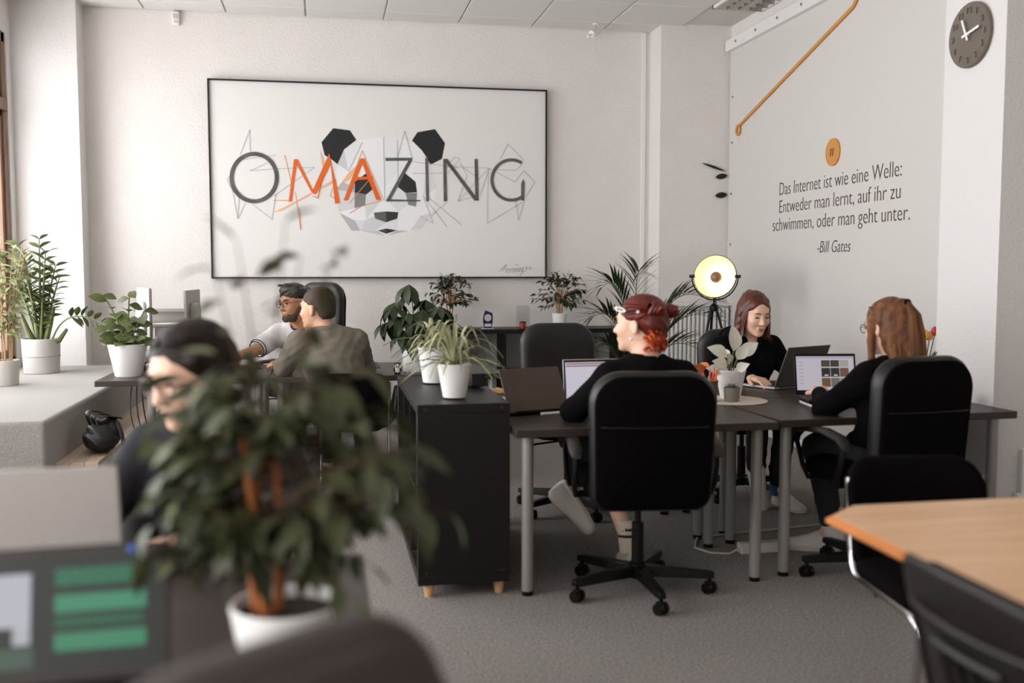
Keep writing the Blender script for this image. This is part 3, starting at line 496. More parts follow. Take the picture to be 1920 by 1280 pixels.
# ---------------------------------------------------------------- swivel chairs
def swivel(label, loc, rz, back_h=.57, back_z=.41, back_w=.5, base_rot=0, group='black swivel chairs', arms=True, mats=None, tilt=.04, backy=-.26):
    t = thing('office_chair', label, 'chair', loc, rz, group)
    bl, bf = mats or (leather, blackfab)
    hub = MB().lathe([(0, .06), (.03, .06), (.034, .075), (.034, .125), (.026, .13), (.0255, .3), (0, .3)], 20); hub.build('hub', blackpl, t)
    MB().cyl((0, 0, .29), (0, 0, .43), .014, n=14).build('gas_column', blackpl, t)
    m_ = MB(); m_.b2((-.09, -.12, .415), (.09, .12, .445)); m_.b2((-.05, -.1, .38), (.05, .08, .42)); m_.build('mechanism', blackpl, t, bevel=.008)
    m_ = MB(); m_.tube([(.08, .05, .41), (.2, .06, .40), (.235, .06, .395)], .006, 8); m_.ell((.245, .06, .393), (.025, .012, .007), 10, 6); m_.build('lever', blackpl, t)
    for k in range(5):
        a = base_rot + 2*PI*k/5 + PI/2; d = Vector((math.cos(a), math.sin(a), 0)); s = Vector((-d.y, d.x, 0))
        rg = []
        for r, hw, z0, z1 in ((.02, .026, .07, .118), (.3, .02, .068, .098), (.325, .016, .07, .094)):
            c = d*r; rg.append([c - s*hw + Vector((0, 0, z0)), c + s*hw + Vector((0, 0, z0)), c + s*hw*.8 + Vector((0, 0, z1)), c - s*hw*.8 + Vector((0, 0, z1))])
        lg = MB().ring(rg).build('base_leg', blackpl, t, smooth=30, bevel=.004)
        ca = MB(); p = d*.305; ca.cyl(p + Vector((0, 0, .05)), p + Vector((0, 0, .075)), .009)
        w = (s*math.cos(k*1.3) + d*math.sin(k*1.3))
        for g in (-1, 1): ca.cyl(p + w*(g*.006) + Vector((0, 0, .026)), p + w*(g*.026) + Vector((0, 0, .026)), .026, .023, 18)
        cap = w.cross(Vector((0, 0, 1)))
        ca.box(p + Vector((0, 0, .042)), (.03, .03, .022), frame(cap)); ca.build('caster', blackpl, lg)
    # seat
    s_ = MB(); s_.M = Matrix.Translation((0, .0, .485)) @ Matrix.Rotation(PI/2, 4, 'X')
    s_.pad(.5, .49, .085, .11, .035, .012); s_.build('seat', bf, t, smooth=60)
    # backrest
    def bend(p):
        z = p.z; x = p.x
        y = p.y + .22*x*x*1.6 - .02*math.sin((z/back_h + .5)*PI) - tilt*(z/back_h + .5)
        return (x, y, z)
    b_ = MB(); b_.M = Matrix.Translation((0, backy, back_z + back_h/2)); b_.pad(back_w, back_h, .085, .13, .038, .01, bend, taper=.94, cr2=.07); bo = b_.build('backrest', bl, t, smooth=60)
    def bend2(p): q = bend(p); return (q[0], q[1] - .042, q[2])
    b_ = MB(); b_.M = Matrix.Translation((0, backy, back_z + back_h/2)); b_.pad(back_w - .035, back_h - .035, .02, .12, .009, .004, bend2, taper=.94, cr2=.06); b_.build('back_panel', bf, bo, smooth=60)
    zs = back_h*.12
    MB().tube([Vector(bend(Vector((x, -.058 if abs(x) < back_w/2 - .03 else -.03, zs)))) + Vector((0, backy, back_z + back_h/2)) for x in [(-.5 + i/10)*(back_w*.965 - .02) for i in range(11)]], .0022, 6).build('seam', bl, bo)
    if arms:
        for sx in (-1, 1):
            x = sx*.285
            m_ = MB(); pts = [(x*.8, -.06, .44), (x, -.06, .455), (x*1.02, -.02, .52), (x*1.02, .14, .655), (x*1.02, .1, .675)]
            m_.tube([(x*.75, .08, .445), (x, .09, .45), (x*1.03, .12, .5), (x*1.03, .17, .6), (x*1.03, .15, .655)], .016, 8, flat=.7)
            m_.build('armrest_strut', blackpl, t); m_ = MB()
            m_.tube([(x*.75, -.1, .445), (x, -.12, .45), (x*1.03, -.14, .5), (x*1.03, -.17, .58), (x*1.03, -.16, .65)], .016, 8, flat=.7); ao = m_.build('armrest_strut', blackpl, t)
            
            m_ = MB(); m_.M = Matrix.Translation((x*1.03, 0, .0)); pr = [(-.2, .625), (-.16, .66), (-.05, .677), (.08, .672), (.15, .655), (.19, .62), (.195, .6)]
            m_.ring([[Vector((sg*.03*(.7 if k in (0, len(pr)-1) else 1), y, z + dz)) for sg, dz in ((-1, 0), (-.7, .014), (.7, .014), (1, 0), (.8, -.01), (-.8, -.01))] for k, (y, z) in enumerate(pr)])
            m_.build('armrest_pad', darkpl, ao, smooth=60)
    return t
swivel('black swivel chair with its back to the camera, holding the red-haired person', (1.305, 3.985, 0), -.12, base_rot=.75, back_w=.52)
swivel('black swivel chair holding the ponytailed person beside the pillar', (2.415, 3.99, 0), .1, back_w=.48, back_h=.6, back_z=.42, base_rot=.1)
swivel('empty black swivel chair facing the camera in front of the cube shelf', (1.365, 5.43, 0), PI + .02, back_h=.66, back_z=.4, base_rot=.25, back_w=.465)
swivel('black swivel chair behind the person in the black hoodie', (2.5, 5.62, 0), PI - .2, back_w=.47, back_h=.56, back_z=.44, base_rot=.6)
swivel('tall black leather executive chair behind the man in glasses', (-.22, 7.53, 0), PI - .85, back_h=.82, back_z=.46, back_w=.47, base_rot=.3, tilt=.02)
swivel('blurred dark chair back at the bottom edge in front of the camera', (-.225, 1.15, 0), math.radians(36), back_h=.56, back_z=.48, back_w=.42, base_rot=.2, arms=False, mats=(mat('dark_grey_fabric', '#453d39', .9), mat('dark_grey_fabric', '#453d39', .9)))
swivel('black swivel chair under the blurred person behind the foreground plant', (-.28, 2.72, 0), PI + .25, back_h=.42, back_z=.4, base_rot=.4, arms=False)

# ---------------------------------------------------------------- cantilever chairs
def cantilever(label, loc, rz, kind, top=.8, group='chrome cantilever chairs', arms=False):
    t = thing('cantilever_chair', label, 'chair', loc, rz, group)
    pts = []
    def arcpts(p0, c, p1, n=5):
        p0, c, p1 = map(Vector, (p0, c, p1)); return [p0*(1-s)**2 + c*2*s*(1-s) + p1*s*s for s in [k/n for k in range(n+1)]]
    half = [Vector((.215, -.235, top - .06)), Vector((.215, -.205, .52))]
    half += arcpts((.215, -.2, .5), (.215, -.185, .43), (.215, -.12, .43)) + arcpts((.215, .18, .435), (.215, .26, .437), (.215, .252, .36)) + arcpts((.215, .215, .07), (.215, .205, .013), (.215, .15, .013)) + arcpts((.215, -.16, .013), (.215, -.23, .013), (.15, -.23, .013))
    pts = half + [Vector((-p.x, p.y, p.z)) for p in half[::-1]]
    MB().tube(pts, .0115, 10).build('frame', chrome, t)
    s_ = MB(); s_.M = Matrix.Translation((0, .01, .46)) @ Matrix.Rotation(PI/2, 4, 'X'); s_.pad(.45, .44, .055, .09, .024, .012); s_.build('seat', blackfab, t, smooth=60)
    bh = .36
    def bend(p): return (p.x, p.y + .9*p.x*p.x - .09*(p.z/bh + .5), p.z)
    M_ = Matrix.Translation((0, -.2, top - bh/2))
    b_ = MB(); b_.M = M_; b_.pad(.46, bh, .055, .1, .024, .008, bend, taper=.92); bo = b_.build('backrest', blackfab, t, smooth=60)
    if kind == 'shell':
        sh = mat('shell_plastic', '#191412', .42, spec=.4)
        def b2(p): q = bend(p); return (q[0], q[1] - .03, q[2])
        b_ = MB(); b_.M = M_; b_.pad(.475, bh + .015, .025, .07, .012, .002, b2, taper=.94, seg=6); so = b_.build('back_shell', sh, t, smooth=50)
        rr = MB(); rr.M = M_
        ol = [(.17, -.14), (.17, .1), (-.17, .1), (-.17, -.14)]
        for (x0, z0), (x1, z1) in zip(ol, ol[1:] + ol[:1]):
            rr.tube([b2(Vector((x0 + (x1-x0)*k/8, -.016, z0 + (z1-z0)*k/8))) for k in range(9)], .006, 6)
        rr.build('raised_border', sh, so)
        for k in range(4):
            x = -.06 + .04*k; m_ = MB(); m_.M = M_; m_.tube([b2(Vector((x, -.016, -.11 + .03*q))) for q in range(6)], .007, 6); m_.build('rib', sh, so)
        m_ = MB(); m_.M = M_; m_.tube([b2(Vector((-.09 + .03*q, -.016, .055))) for q in range(7)], .008, 6); m_.build('rib', sh, so)
    if arms:
        for sx in (-1, 1):
            MB().tube([(sx*.215, -.2, .47), (sx*.25, -.22, .52), (sx*.26, -.2, .62), (sx*.26, -.05, .645), (sx*.26, .14, .64), (sx*.25, .19, .58), (sx*.22, .2, .45)], .014, 10).build('armrest', blackpl, t)
    return t
cantilever('black cantilever visitor chair under the man in the olive shirt', (.165, 6.06, 0), -.06, 'pad', top=.775, arms=True)
cantilever('black upholstered cantilever chair at the far end of the wooden table', (1.80, 2.56, 0), PI - .12, 'pad', top=.785)
cantilever('cantilever chair with ribbed black plastic back shell, nearest right', (1.36, 1.46, 0), -PI/2, 'shell', top=.845)

# ---------------------------------------------------------------- wooden meeting table
t = thing('meeting_table', 'honey-coloured wooden meeting table with clipped corner at right', 'table', (0, 0, 0))
wood = mat('honey_wood', '#d3a072', .36, var=.3, vscale=3.2, stretch=(.5, 6, 6), var2='#e6bd92', bump=.02, bscale=40)
woode = mat('honey_wood_edge', '#c47a42', .4, var=.25, vscale=4, stretch=(1, 1, 6))
ol = [(1.295, .35), (2.75, .35), (2.85, .45), (2.85, 2.4), (2.77, 2.475), (1.42, 2.475), (1.295, 2.37)]
ins = [(1.312, .367), (2.743, .367), (2.833, .457), (2.833, 2.392), (2.763, 2.458), (1.427, 2.458), (1.312, 2.362)]
rg = [[Vector((x, y, .7)) for x, y in ins], [Vector((x, y, .712)) for x, y in ol], [Vector((x, y, .722)) for x, y in ol], [Vector((x, y, .73)) for x, y in ins]]
MB().ring(rg[:4], True, True, False).build('edge_band', woode, t, smooth=0)
MB().prism([(x*.9995 + .001, y*.9995 + .001) for x, y in ins], .701, .7305).build('tabletop', wood, t)
for x, y in ((1.6, .6), (2.6, .6), (1.75, 2.0), (2.6, 2.2)): MB().b2((x - .03, y - .03, 0), (x + .03, y + .03, .701)).build('leg', silverleg, t, bevel=.004)

# ---------------------------------------------------------------- laptops and screens
def em(name, col, s=1.0): return mat(name, (0.01, 0.01, 0.01), .4, emit=s, ecol=col)
def laptop(label, loc, rz, w=.31, d=.215, ang=105, lid_m=None, base_m=None, lid_h=None, screen=None, group='laptops', bezel=None):
    """user sits at local -Y, hinge at local +Y"""
    t = thing('laptop', label, 'laptop', loc, rz, group)
    lid_m = lid_m or darkpl; base_m = base_m or lid_m; lh = lid_h or d
    bo = MB().b2((-w/2, -d/2, .004), (w/2, d/2, .017)).build('base', base_m, t, bevel=.003)
    MB().b2((-w/2 + .02, -.01, .0165), (w/2 - .02, d/2 - .025, .0185)).build('keyboard', blackpl, bo)
    MB().b2((-.05, -d/2 + .012, .0165), (.05, -.02, .0176)).build('touchpad', darkpl, bo)
    a = math.radians(ang - 90)
    M_ = Matrix.Translation((0, d/2 - .004, .018)) @ Matrix.Rotation(-a, 4, 'X')
    l = MB().b2((-w/2, 0, 0), (w/2, .007, lh)).build('lid', lid_m, t, bevel=.0025); l.matrix_local = M_
    MB().b2((-w/2 + .004, -.0012, .006), (w/2 - .004, .001, lh - .004)).build('bezel', bezel or blackpl, l)
    s = MB().b2((-w/2 + .011, -.0016, .02), (w/2 - .011, -.001, lh - .014)).build('screen', screen or glass_black, l)
    MB().cyl((-w/2 + .04, d/2 - .004, .014), (w/2 - .04, d/2 - .004, .014), .006, n=10).build('hinge', blackpl, t)
    return t, l
brown_lid = mat('brown_laptop_lid', '#50443a', .42, .3)
LA, _ = laptop('laptop seen from behind with brown lid folded forward on the front desk', (.925, 4.455, .72), math.radians(196), ang=58, lid_m=brown_lid, base_m=blackpl)
page = em('screen_page', '#d8d4e2', .75)
LB, l = laptop('laptop with open white page, partly hidden by the red-haired person', (1.28, 4.42, .72), math.radians(2), w=.33, ang=100, screen=page, base_m=alu, lid_m=alu)
m_ = MB().b2((-.15, -.0022, .188), (.15, -.0018, .198)); m_.build('window_bar', em('screen_pink', '#c99aa6', .6), l); MB().b2((-.15, -.0022, .18), (.15, -.0018, .184)).build('toolbar', em('screen_dark', '#4a4654', .5), l)
MB().b2((.0, -.002, .207), (.006, -.0018, .21)).build('webcam_cover', mat('red_dot', '#b8402c', .5), l)
LC, _ = laptop('dark grey laptop seen from behind, used by the person in the hoodie', (2.515, 5.17, .72), math.radians(205), w=.36, d=.24, ang=112, lid_m=mat('dark_grey_lid', '#57524e', .42, .2), base_m=alu)
LD, l = laptop('laptop showing a photo grid, used by the ponytailed person', (2.455, 4.445, .72), math.radians(-9), w=.315, d=.205, ang=103, screen=em('screen_white', '#cfc9d3', .7), lid_m=blackpl, base_m=darkpl)
cols = ['#4a3f33', '#3a342c', '#a7a09a', '#27241f', '#2b2826', '#6e5040', '#6a5138', '#706a66', '#8d8884']
for k in range(9):
    c_, r_ = k % 3, k // 3
    MB().b2((-.02 + .047*c_, -.0024, .138 - .051*r_), (.024 + .047*c_, -.0019, .183 - .051*r_ if r_ else .171)).build('photo_tile', em('photo_tile_%d' % k, cols[k], .8), l)
    if r_ == 1 and c_ < 2: MB().b2((-.005 + .047*c_, -.0028, .092), (.014 + .047*c_, -.0024, .098)).build('photo_caption', em('caption', '#d8d4d0', .8), l)
for k in range(7): MB().b2((-.135, -.0022, .16 - .018*k), (-.112, -.0019, .163 - .018*k)).build('menu_line', em('menu_line', '#9a95a5', .7), l)
MB().b2((-.145, -.0022, .18), (.145, -.0019, .187)).build('browser_bar', em('browser_bar', '#b3adc0', .7), l)
m_ = MB().b2((-.15, -.1, 0), (.13, .08, .012)); ob = thing('notebook', 'closed pale notebook lying under the photo-grid laptop', 'notebook', (2.45, 4.42, .72), -.14)
LD.location.z += .016
m_.build('page_block', mat('paper', '#d9d3ca', .8), ob); MB().b2((-.152, -.102, .011), (.132, .082, .015)).build('cover', blackpl, ob)
LE, _ = laptop('blurred silver laptop seen from behind in the left foreground', (-.57, 2.12, .72), math.radians(180), w=.36, d=.24, lid_h=.275, ang=100, lid_m=mat('silver_lid', '#bdb5ae', .45, .15), group='laptops')
LF, l = laptop('blurred laptop in the bottom left corner showing green pictures', (-.415, 1.49, .72), math.radians(3), w=.345, d=.21, ang=104, screen=em('screen_dim', '#3a3f3a', .45), lid_m=darkpl, base_m=darkpl, bezel=mat('bezel_grey', '#3b3430', .4))
for k, (x0, x1, z0, z1, c_) in enumerate(((-.11, -.035, .1, .19, '#cfd0da'), (-.06, -.035, .07, .1, '#c9cad0'), (.0, .135, .165, .195, '#2f7a58'), (.0, .135, .12, .15, '#4a9c78'), (.0, .13, .095, .112, '#2c6a4c'), (.0, .135, .055, .085, '#479670'), (-.15, -.115, .05, .19, '#25372c'), (-.11, -.03, .03, .065, '#4d6355'))):
    MB().b2((x0, -.0024, z0*.9), (x1, -.0019, z1*.9)).build('picture', em('green_pic_%d' % k, c_, .7), l)
MB().ell((.115, -.003, .2), (.008, .003, .006)).build('sticker', mat('blue_sticker', '#2f5fae', .5), l)
# desktop monitors at the window end
def monitor(label, loc, rz, back_m, scr, w=.54, h=.33):
    t = thing('monitor', label, 'monitor', loc, rz, 'desktop monitors')
    MB().b2((-w/2, -.008, .14), (w/2, .008, .14 + h)).build('panel', back_m, t, bevel=.004)
    MB().b2((-w/2 + .006, -.0105, .146), (w/2 - .006, -.0075, .134 + h)).build('screen', scr, t)
    m_ = MB(); m_.pad(w*.6, h*.55, .03, .05, .014, .006); m_.M = None; o = m_.build('rear_housing', back_m, t, smooth=60); o.location = (0, .018, .14 + h*.5)
    MB().cyl((0, .03, .01), (0, .03, .3), .022, n=16).build('stand', darkpl, t); MB().lathe([(0, 0), (.11, 0), (.11, .008), (.03, .014), (0, .014)], 28, (0, .03, 0)).build('foot', darkpl, t)
    return t
mg = mat('monitor_grey', '#a09c97', .45)
monitor('silver-backed monitor nearly edge-on behind the rubber plant', (-1.16, 6.78, .72), math.radians(108), mg, glass_black, w=.52, h=.4)
monitor('silver monitor nearly edge-on beside the wire letter tray', (-.875, 6.93, .72), math.radians(-94), mg, mg, w=.46, h=.38)
t = thing('letter_tray', 'white wire letter tray rack with papers between the monitors', 'letter tray', (-1.1, 7.2, 0.72), .05)
wire = mat('white_wire', '#d4d1cd', .4, .2); 
for k in range(3):
    MB().b2((-.16, -.12, .06 + .1*k), (.16, .12, .066 + .1*k)).build('tray', mat('tray_grey', '#8e8a86', .5), t, bevel=.002)
    MB().b2((-.14, -.115, .067 + .1*k), (.14, .1, .082 + .1*k)).build('paper_stack', mat('paper', '#d9d3ca', .8), t)
for x in (-.15, -.08, .15): MB().tube([(x, -.13, 0), (x, -.13, .22), (x, -.12, .27), (x, -.09, .29), (x, .09, .29), (x, .13, .27), (x, .13, 0)], .005, 8).build('wire_loop', wire, t)
MB().b2((-.2, .14, .0), (.2, .16, .37)).build('back_board', mat('tray_back', '#a5a19d', .5), t); MB().b2((-.21, .09, .36), (.21, .16, .38)).build('top_ledge', mat('tray_back', '#a5a19d', .5), t)
t = thing('monitor_stand', 'dark upright cylinder monitor stand in front of the letter tray', 'speaker', (-1.015, 7.02, .72))  # the dark monitor stand, modelled as its own upright cylinder
MB().lathe([(0, 0), (.026, 0), (.026, .27), (.022, .278), (0, .278)], 20).build('body', darkpl, t); MB().lathe([(.024, .0), (.03, 0), (.03, .012), (.024, .014)], 20).build('foot_ring', blackpl, t)
# desk pad and keyboard on the men's desk
tag(MB().b2((-.28, 6.6, .72), (.36, 7.0, .724)).build('desk_pad', mat('desk_pad', '#23201e', .6), bevel=.001), 'dark desk pad on the desk between the two men', 'desk pad')
# ================================================================ people: smooth signed-distance bodies meshed with surface nets
def A(p): return np.array(p, dtype=np.float32)
class Cone:
    def __init__(s, a, b, ra, rb=None, k=.03, sub=False): s.a, s.b, s.ra, s.rb, s.k, s.sub = A(a), A(b), ra, ra if rb is None else rb, k, sub
    def __call__(s, p):
        ab = s.b - s.a; q = p - s.a; t = np.clip(q @ ab / max(float(ab @ ab), 1e-9), 0, 1)
        return np.sqrt(((q - t[..., None]*ab)**2).sum(-1)) - (s.ra + (s.rb - s.ra)*t)
    def bb(s): r = max(s.ra, s.rb); return np.minimum(s.a, s.b) - r, np.maximum(s.a, s.b) + r
class Ell:
    def __init__(s, c, r, R=None, k=.03, sub=False): s.c, s.r, s.k, s.sub = A(c), A(r if hasattr(r, '__len__') else (r,)*3), k, sub; s.R = np.eye(3, dtype=np.float32) if R is None else A(R)
    def __call__(s, p):
        q = (p - s.c) @ s.R; k0 = np.sqrt(((q/s.r)**2).sum(-1)); k1 = np.sqrt(((q/(s.r*s.r))**2).sum(-1))
        return k0*(k0 - 1)/np.maximum(k1, 1e-6)
    def bb(s): e = np.sqrt(((s.R*s.r)**2).sum(1)); return s.c - e, s.c + e
def smin(a, b, k):
    h = np.maximum(k - np.abs(a - b), 0)/k; return np.minimum(a, b) - h*h*k*.25
def sdf_mesh(prims, vox=.006, wr=0, wf=38.0):
    pos = [q for q in prims if not q.sub]
    lo = np.min([q.bb()[0] for q in pos], 0) - 3*vox - .01; hi = np.max([q.bb()[1] for q in pos], 0) + 3*vox + .01
    B = 4; cell = B*vox; n = np.ceil((hi - lo)/cell).astype(int) + 1
    gx = [lo[i] + (np.arange(n[i]) + .5)*cell - vox*.5 for i in range(3)]
    ctr = np.stack(np.meshgrid(*gx, indexing='ij'), -1).reshape(-1, 3).astype(np.float32)
    D = np.full(len(ctr), 9.0, np.float32); dcs = []
    for q in prims:
        d = q(ctr).astype(np.float32); dcs.append(d)
        D = -smin(-D, d, q.k) if q.sub else smin(D, d, q.k)
    act = np.nonzero(np.abs(D) < cell*1.6)[0]
    off = np.stack(np.meshgrid(*[(np.arange(B) + .5)*vox - cell/2 for _ in range(3)], indexing='ij'), -1).reshape(-1, 3).astype(np.float32)
    F = np.full((len(act), B**3), 9.0, np.float32)
    for q, d in zip(prims, dcs):
        sel = np.nonzero(d[act] < cell*1.8 + q.k)[0]
        if not len(sel): continue
        pts = ctr[act[sel]][:, None, :] + off[None]
        v = q(pts).astype(np.float32)
        F[sel] = -smin(-F[sel], v, q.k) if q.sub else smin(F[sel], v, q.k)
    if wr:
        pts = ctr[act][:, None, :] + off[None]; x, y, z = pts[..., 0], pts[..., 1], pts[..., 2]
        F += wr*(np.sin(wf*x + 9*np.sin(11*z + 3*y))*np.sin(wf*.8*z + 7*np.sin(9*x + 5*y)) + .5*np.sin(wf*1.7*z + wf*y + 5*np.sin(14*x)))
    full = np.repeat(np.repeat(np.repeat(np.sign(D).reshape(n).astype(np.float32), B, 0), B, 1), B, 2)
    i, j, k = np.unravel_index(act, n); F4 = F.reshape(-1, B, B, B)
    full.reshape(n[0], B, n[1], B, n[2], B).transpose(0, 2, 4, 1, 3, 5)[i, j, k] = F4
    S = full; ins = S < 0
    c = np.zeros(tuple(np.array(S.shape) - 1), np.int8)
    sl = lambda d: tuple(slice(e, -1 if e == 0 else None) for e in d)
    corners = [(a, b, c_) for a in (0, 1) for b in (0, 1) for c_ in (0, 1)]
    for e in corners: c += ins[sl(e)]
    mi = np.nonzero((c > 0) & (c < 8)); N = len(mi[0])
    idx = np.full(c.shape, -1, np.int32); idx[mi] = np.arange(N)
    base = np.stack(mi, -1); vals = np.stack([S[base[:, 0] + e[0], base[:, 1] + e[1], base[:, 2] + e[2]] for e in corners], -1)
    acc = np.zeros((N, 3), np.float32); cnt = np.zeros(N, np.float32)
    for a in range(8):
        for b in range(a + 1, 8):
            ea, eb = A(corners[a]), A(corners[b])
            if abs(ea - eb).sum() != 1: continue
            m = (vals[:, a] < 0) != (vals[:, b] < 0); t = vals[m, a]/(vals[m, a] - vals[m, b])
            acc[m] += ea + t[:, None]*(eb - ea); cnt[m] += 1
    V_ = lo + (base + acc/cnt[:, None] )*vox 
    faces = []
    for ax in range(3):
        s0 = [slice(None)]*3; s1 = [slice(None)]*3; s0[ax] = slice(0, -1); s1[ax] = slice(1, None)
        ch_ = ins[tuple(s0)] != ins[tuple(s1)]
        e = np.stack(np.nonzero(ch_), -1); u, w = [(1, 2), (2, 0), (0, 1)][ax]
        ok = (e[:, u] > 0) & (e[:, w] > 0) & (e[:, u] < S.shape[u] - 1) & (e[:, w] < S.shape[w] - 1); e = e[ok]
        def cid(du, dw):
            q = e.copy(); q[:, u] -= du; q[:, w] -= dw; return idx[q[:, 0], q[:, 1], q[:, 2]]
        f = np.stack([cid(1, 1), cid(0, 1), cid(0, 0), cid(1, 0)], -1)
        fl = ~ins[e[:, 0], e[:, 1], e[:, 2]]; f[fl] = f[fl][:, ::-1]; faces.append(f)
    f = np.concatenate(faces); f = f[(f >= 0).all(1)]
    return V_.astype(np.float32), f
def sdf_obj(name, prims, m, parent, origin, vox=.006, wr=0, wf=38.0):
    v, f = sdf_mesh(prims, vox, wr, wf); v = v - A(origin)
    me = bpy.data.meshes.new(name); me.vertices.add(len(v)); me.vertices.foreach_set('co', v.ravel())
    me.loops.add(f.size); me.polygons.add(len(f)); me.loops.foreach_set('vertex_index', f.ravel().astype(np.int32))
    me.polygons.foreach_set('loop_start', np.arange(0, f.size, 4, dtype=np.int32)); me.polygons.foreach_set('loop_total', np.full(len(f), 4, np.int32))
    me.polygons.foreach_set('use_smooth', np.ones(len(f), bool)); me.update(calc_edges=True); me.materials.append(m)
    o = bpy.data.objects.new(name, me); C.objects.link(o); o.parent = parent
    return o

skin_light = mat('skin_light', '#e3b79c', .5, var=.06, vscale=30, sss=.12)
skin_tan   = mat('skin_tan', '#c68d68', .5, var=.06, vscale=30, sss=.1)
skin_mid   = mat('skin_mid', '#d6a283', .5, var=.06, vscale=30, sss=.1)
lipm = mat('lips', '#a85f52', .45); lipd = mat('lips_dark', '#8a5240', .5); eyem = mat('eye_dark', '#1c120d', .2); eyew = mat('eye_white', '#cfc4ba', .3)
def hand_prims(w, d, n, thumb, curl=.5, sc=1.0, spread=.06):
    """w wrist, d direction to fingers, n palm normal (fingers curl towards n), thumb: +1/-1 along d x n"""
    w = Vector(w); d = Vector(d).normalized(); n = Vector(n); n = (n - d*n.dot(d)).normalized(); s = d.cross(n)*thumb
    P = []
    for k in range(4):
        o = (.028 - .0185*k)*sc
        P.append(Cone(w + s*o*.6, w + d*.085*sc + s*o, .015*sc, .0125*sc, .014))
    for k, L in enumerate((.072, .08, .075, .058)):
        o = (.028 - .0185*k)*sc; p = w + d*.085*sc + s*o; dd = (d + s*(.5 - k/3)*spread*2).normalized(); a = .25*curl
        for q, fr_ in enumerate((.45, .32, .25)):
            a += curl*(.35, .55, .4)[q]
            v = dd*math.cos(a) + n*math.sin(a); e = p + v*L*fr_*sc
            P.append(Cone(p, e, (.0092 - .0008*q)*sc, (.0086 - .0009*q)*sc, .004)); p = e
    p = w + d*.02*sc + s*.026*sc; v = (d*.75 + s*.65 + n*.25).normalized(); e = p + v*.045*sc
    P.append(Cone(p, e, .0125*sc, .0105*sc, .012)); e2 = e + (d*.9 + s*.15 + n*.35).normalized()*.03*sc; P.append(Cone(e, e2, .0098*sc, .0085*sc, .004))
    return P
class Head:
    def __init__(s, c, dx, dy, pitch=0, roll=0, sc=1.0):
        f = Vector((dx, dy, 0)).normalized(); f = Vector((f.x*math.cos(pitch), f.y*math.cos(pitch), -math.sin(pitch)))
        r = f.cross(Vector((0, 0, 1))).normalized(); u = r.cross(f)
        Q = Matrix.Rotation(roll, 3, f); r, u = Q @ r, Q @ u
        s.R = Matrix((r, f, u)).transposed(); s.c = Vector(c); s.sc = sc; s.Rn = np.array(s.R)
    def __call__(s, x, y=None, z=None):
        if y is None: x, y, z = x
        return s.c + s.R @ Vector((x, y, z))*s.sc
    def e(s, c, r, k=.02, sub=False, R=None):
        return Ell(s(*c), [q*s.sc for q in (r if hasattr(r, '__len__') else (r,)*3)], s.Rn if R is None else s.Rn @ np.array(R), k, sub)
    def co(s, a, b, ra, rb=None, k=.015, sub=False): return Cone(s(*a), s(*b), ra*s.sc, None if rb is None else rb*s.sc, k, sub)
    def M(s, origin): return Matrix.Translation(s.c - Vector(origin)) @ s.R.to_4x4() @ Matrix.Scale(s.sc, 4)
def head_prims(h, male=False, smile=False):
    j = 1.1 if male else 1.0
    P = [h.e((0, -.014, .034), (.074, .094, .08)), h.e((0, .028, -.015), (.059, .064, .09), .03), h.e((0, .032, -.072), (.046*j, .05, .04*j), .03), h.e((0, .077, -.099), (.02*j, .015, .014*j), .03),
         h.co((-.028, .079, .026), (.028, .079, .026), .010 if male else .008, k=.022), h.e((.036, .064, -.028), .0195, .03), h.e((-.036, .064, -.028), .0195, .03),
         h.e((.031, .1, .006), (.018, .014, .011), .014, True), h.e((-.031, .1, .006), (.018, .014, .011), .014, True),
         h.co((0, .088, .012), (0, .105, -.026), .007, .010, .012), h.e((0, .107, -.03), (.011, .012, .009), .01), h.e((.011, .098, -.033), (.007, .009, .007), .008), h.e((-.011, .098, -.033), (.007, .009, .007), .008),
         h.co((-.016, .089, -.060), (.016, .089, -.060), .006, k=.01), h.co((-.013, .089, -.069), (.013, .089, -.069), .0065, k=.008)]
    for s in (-1, 1):
        P += [h.e((.074*s, -.008, -.012), (.009, .02, .031), .006, R=Matrix.Rotation(.35*s, 3, 'Z')), h.e((.08*s, -.002, -.008), (.004, .011, .018), .006, True, R=Matrix.Rotation(.35*s, 3, 'Z'))]
    return P
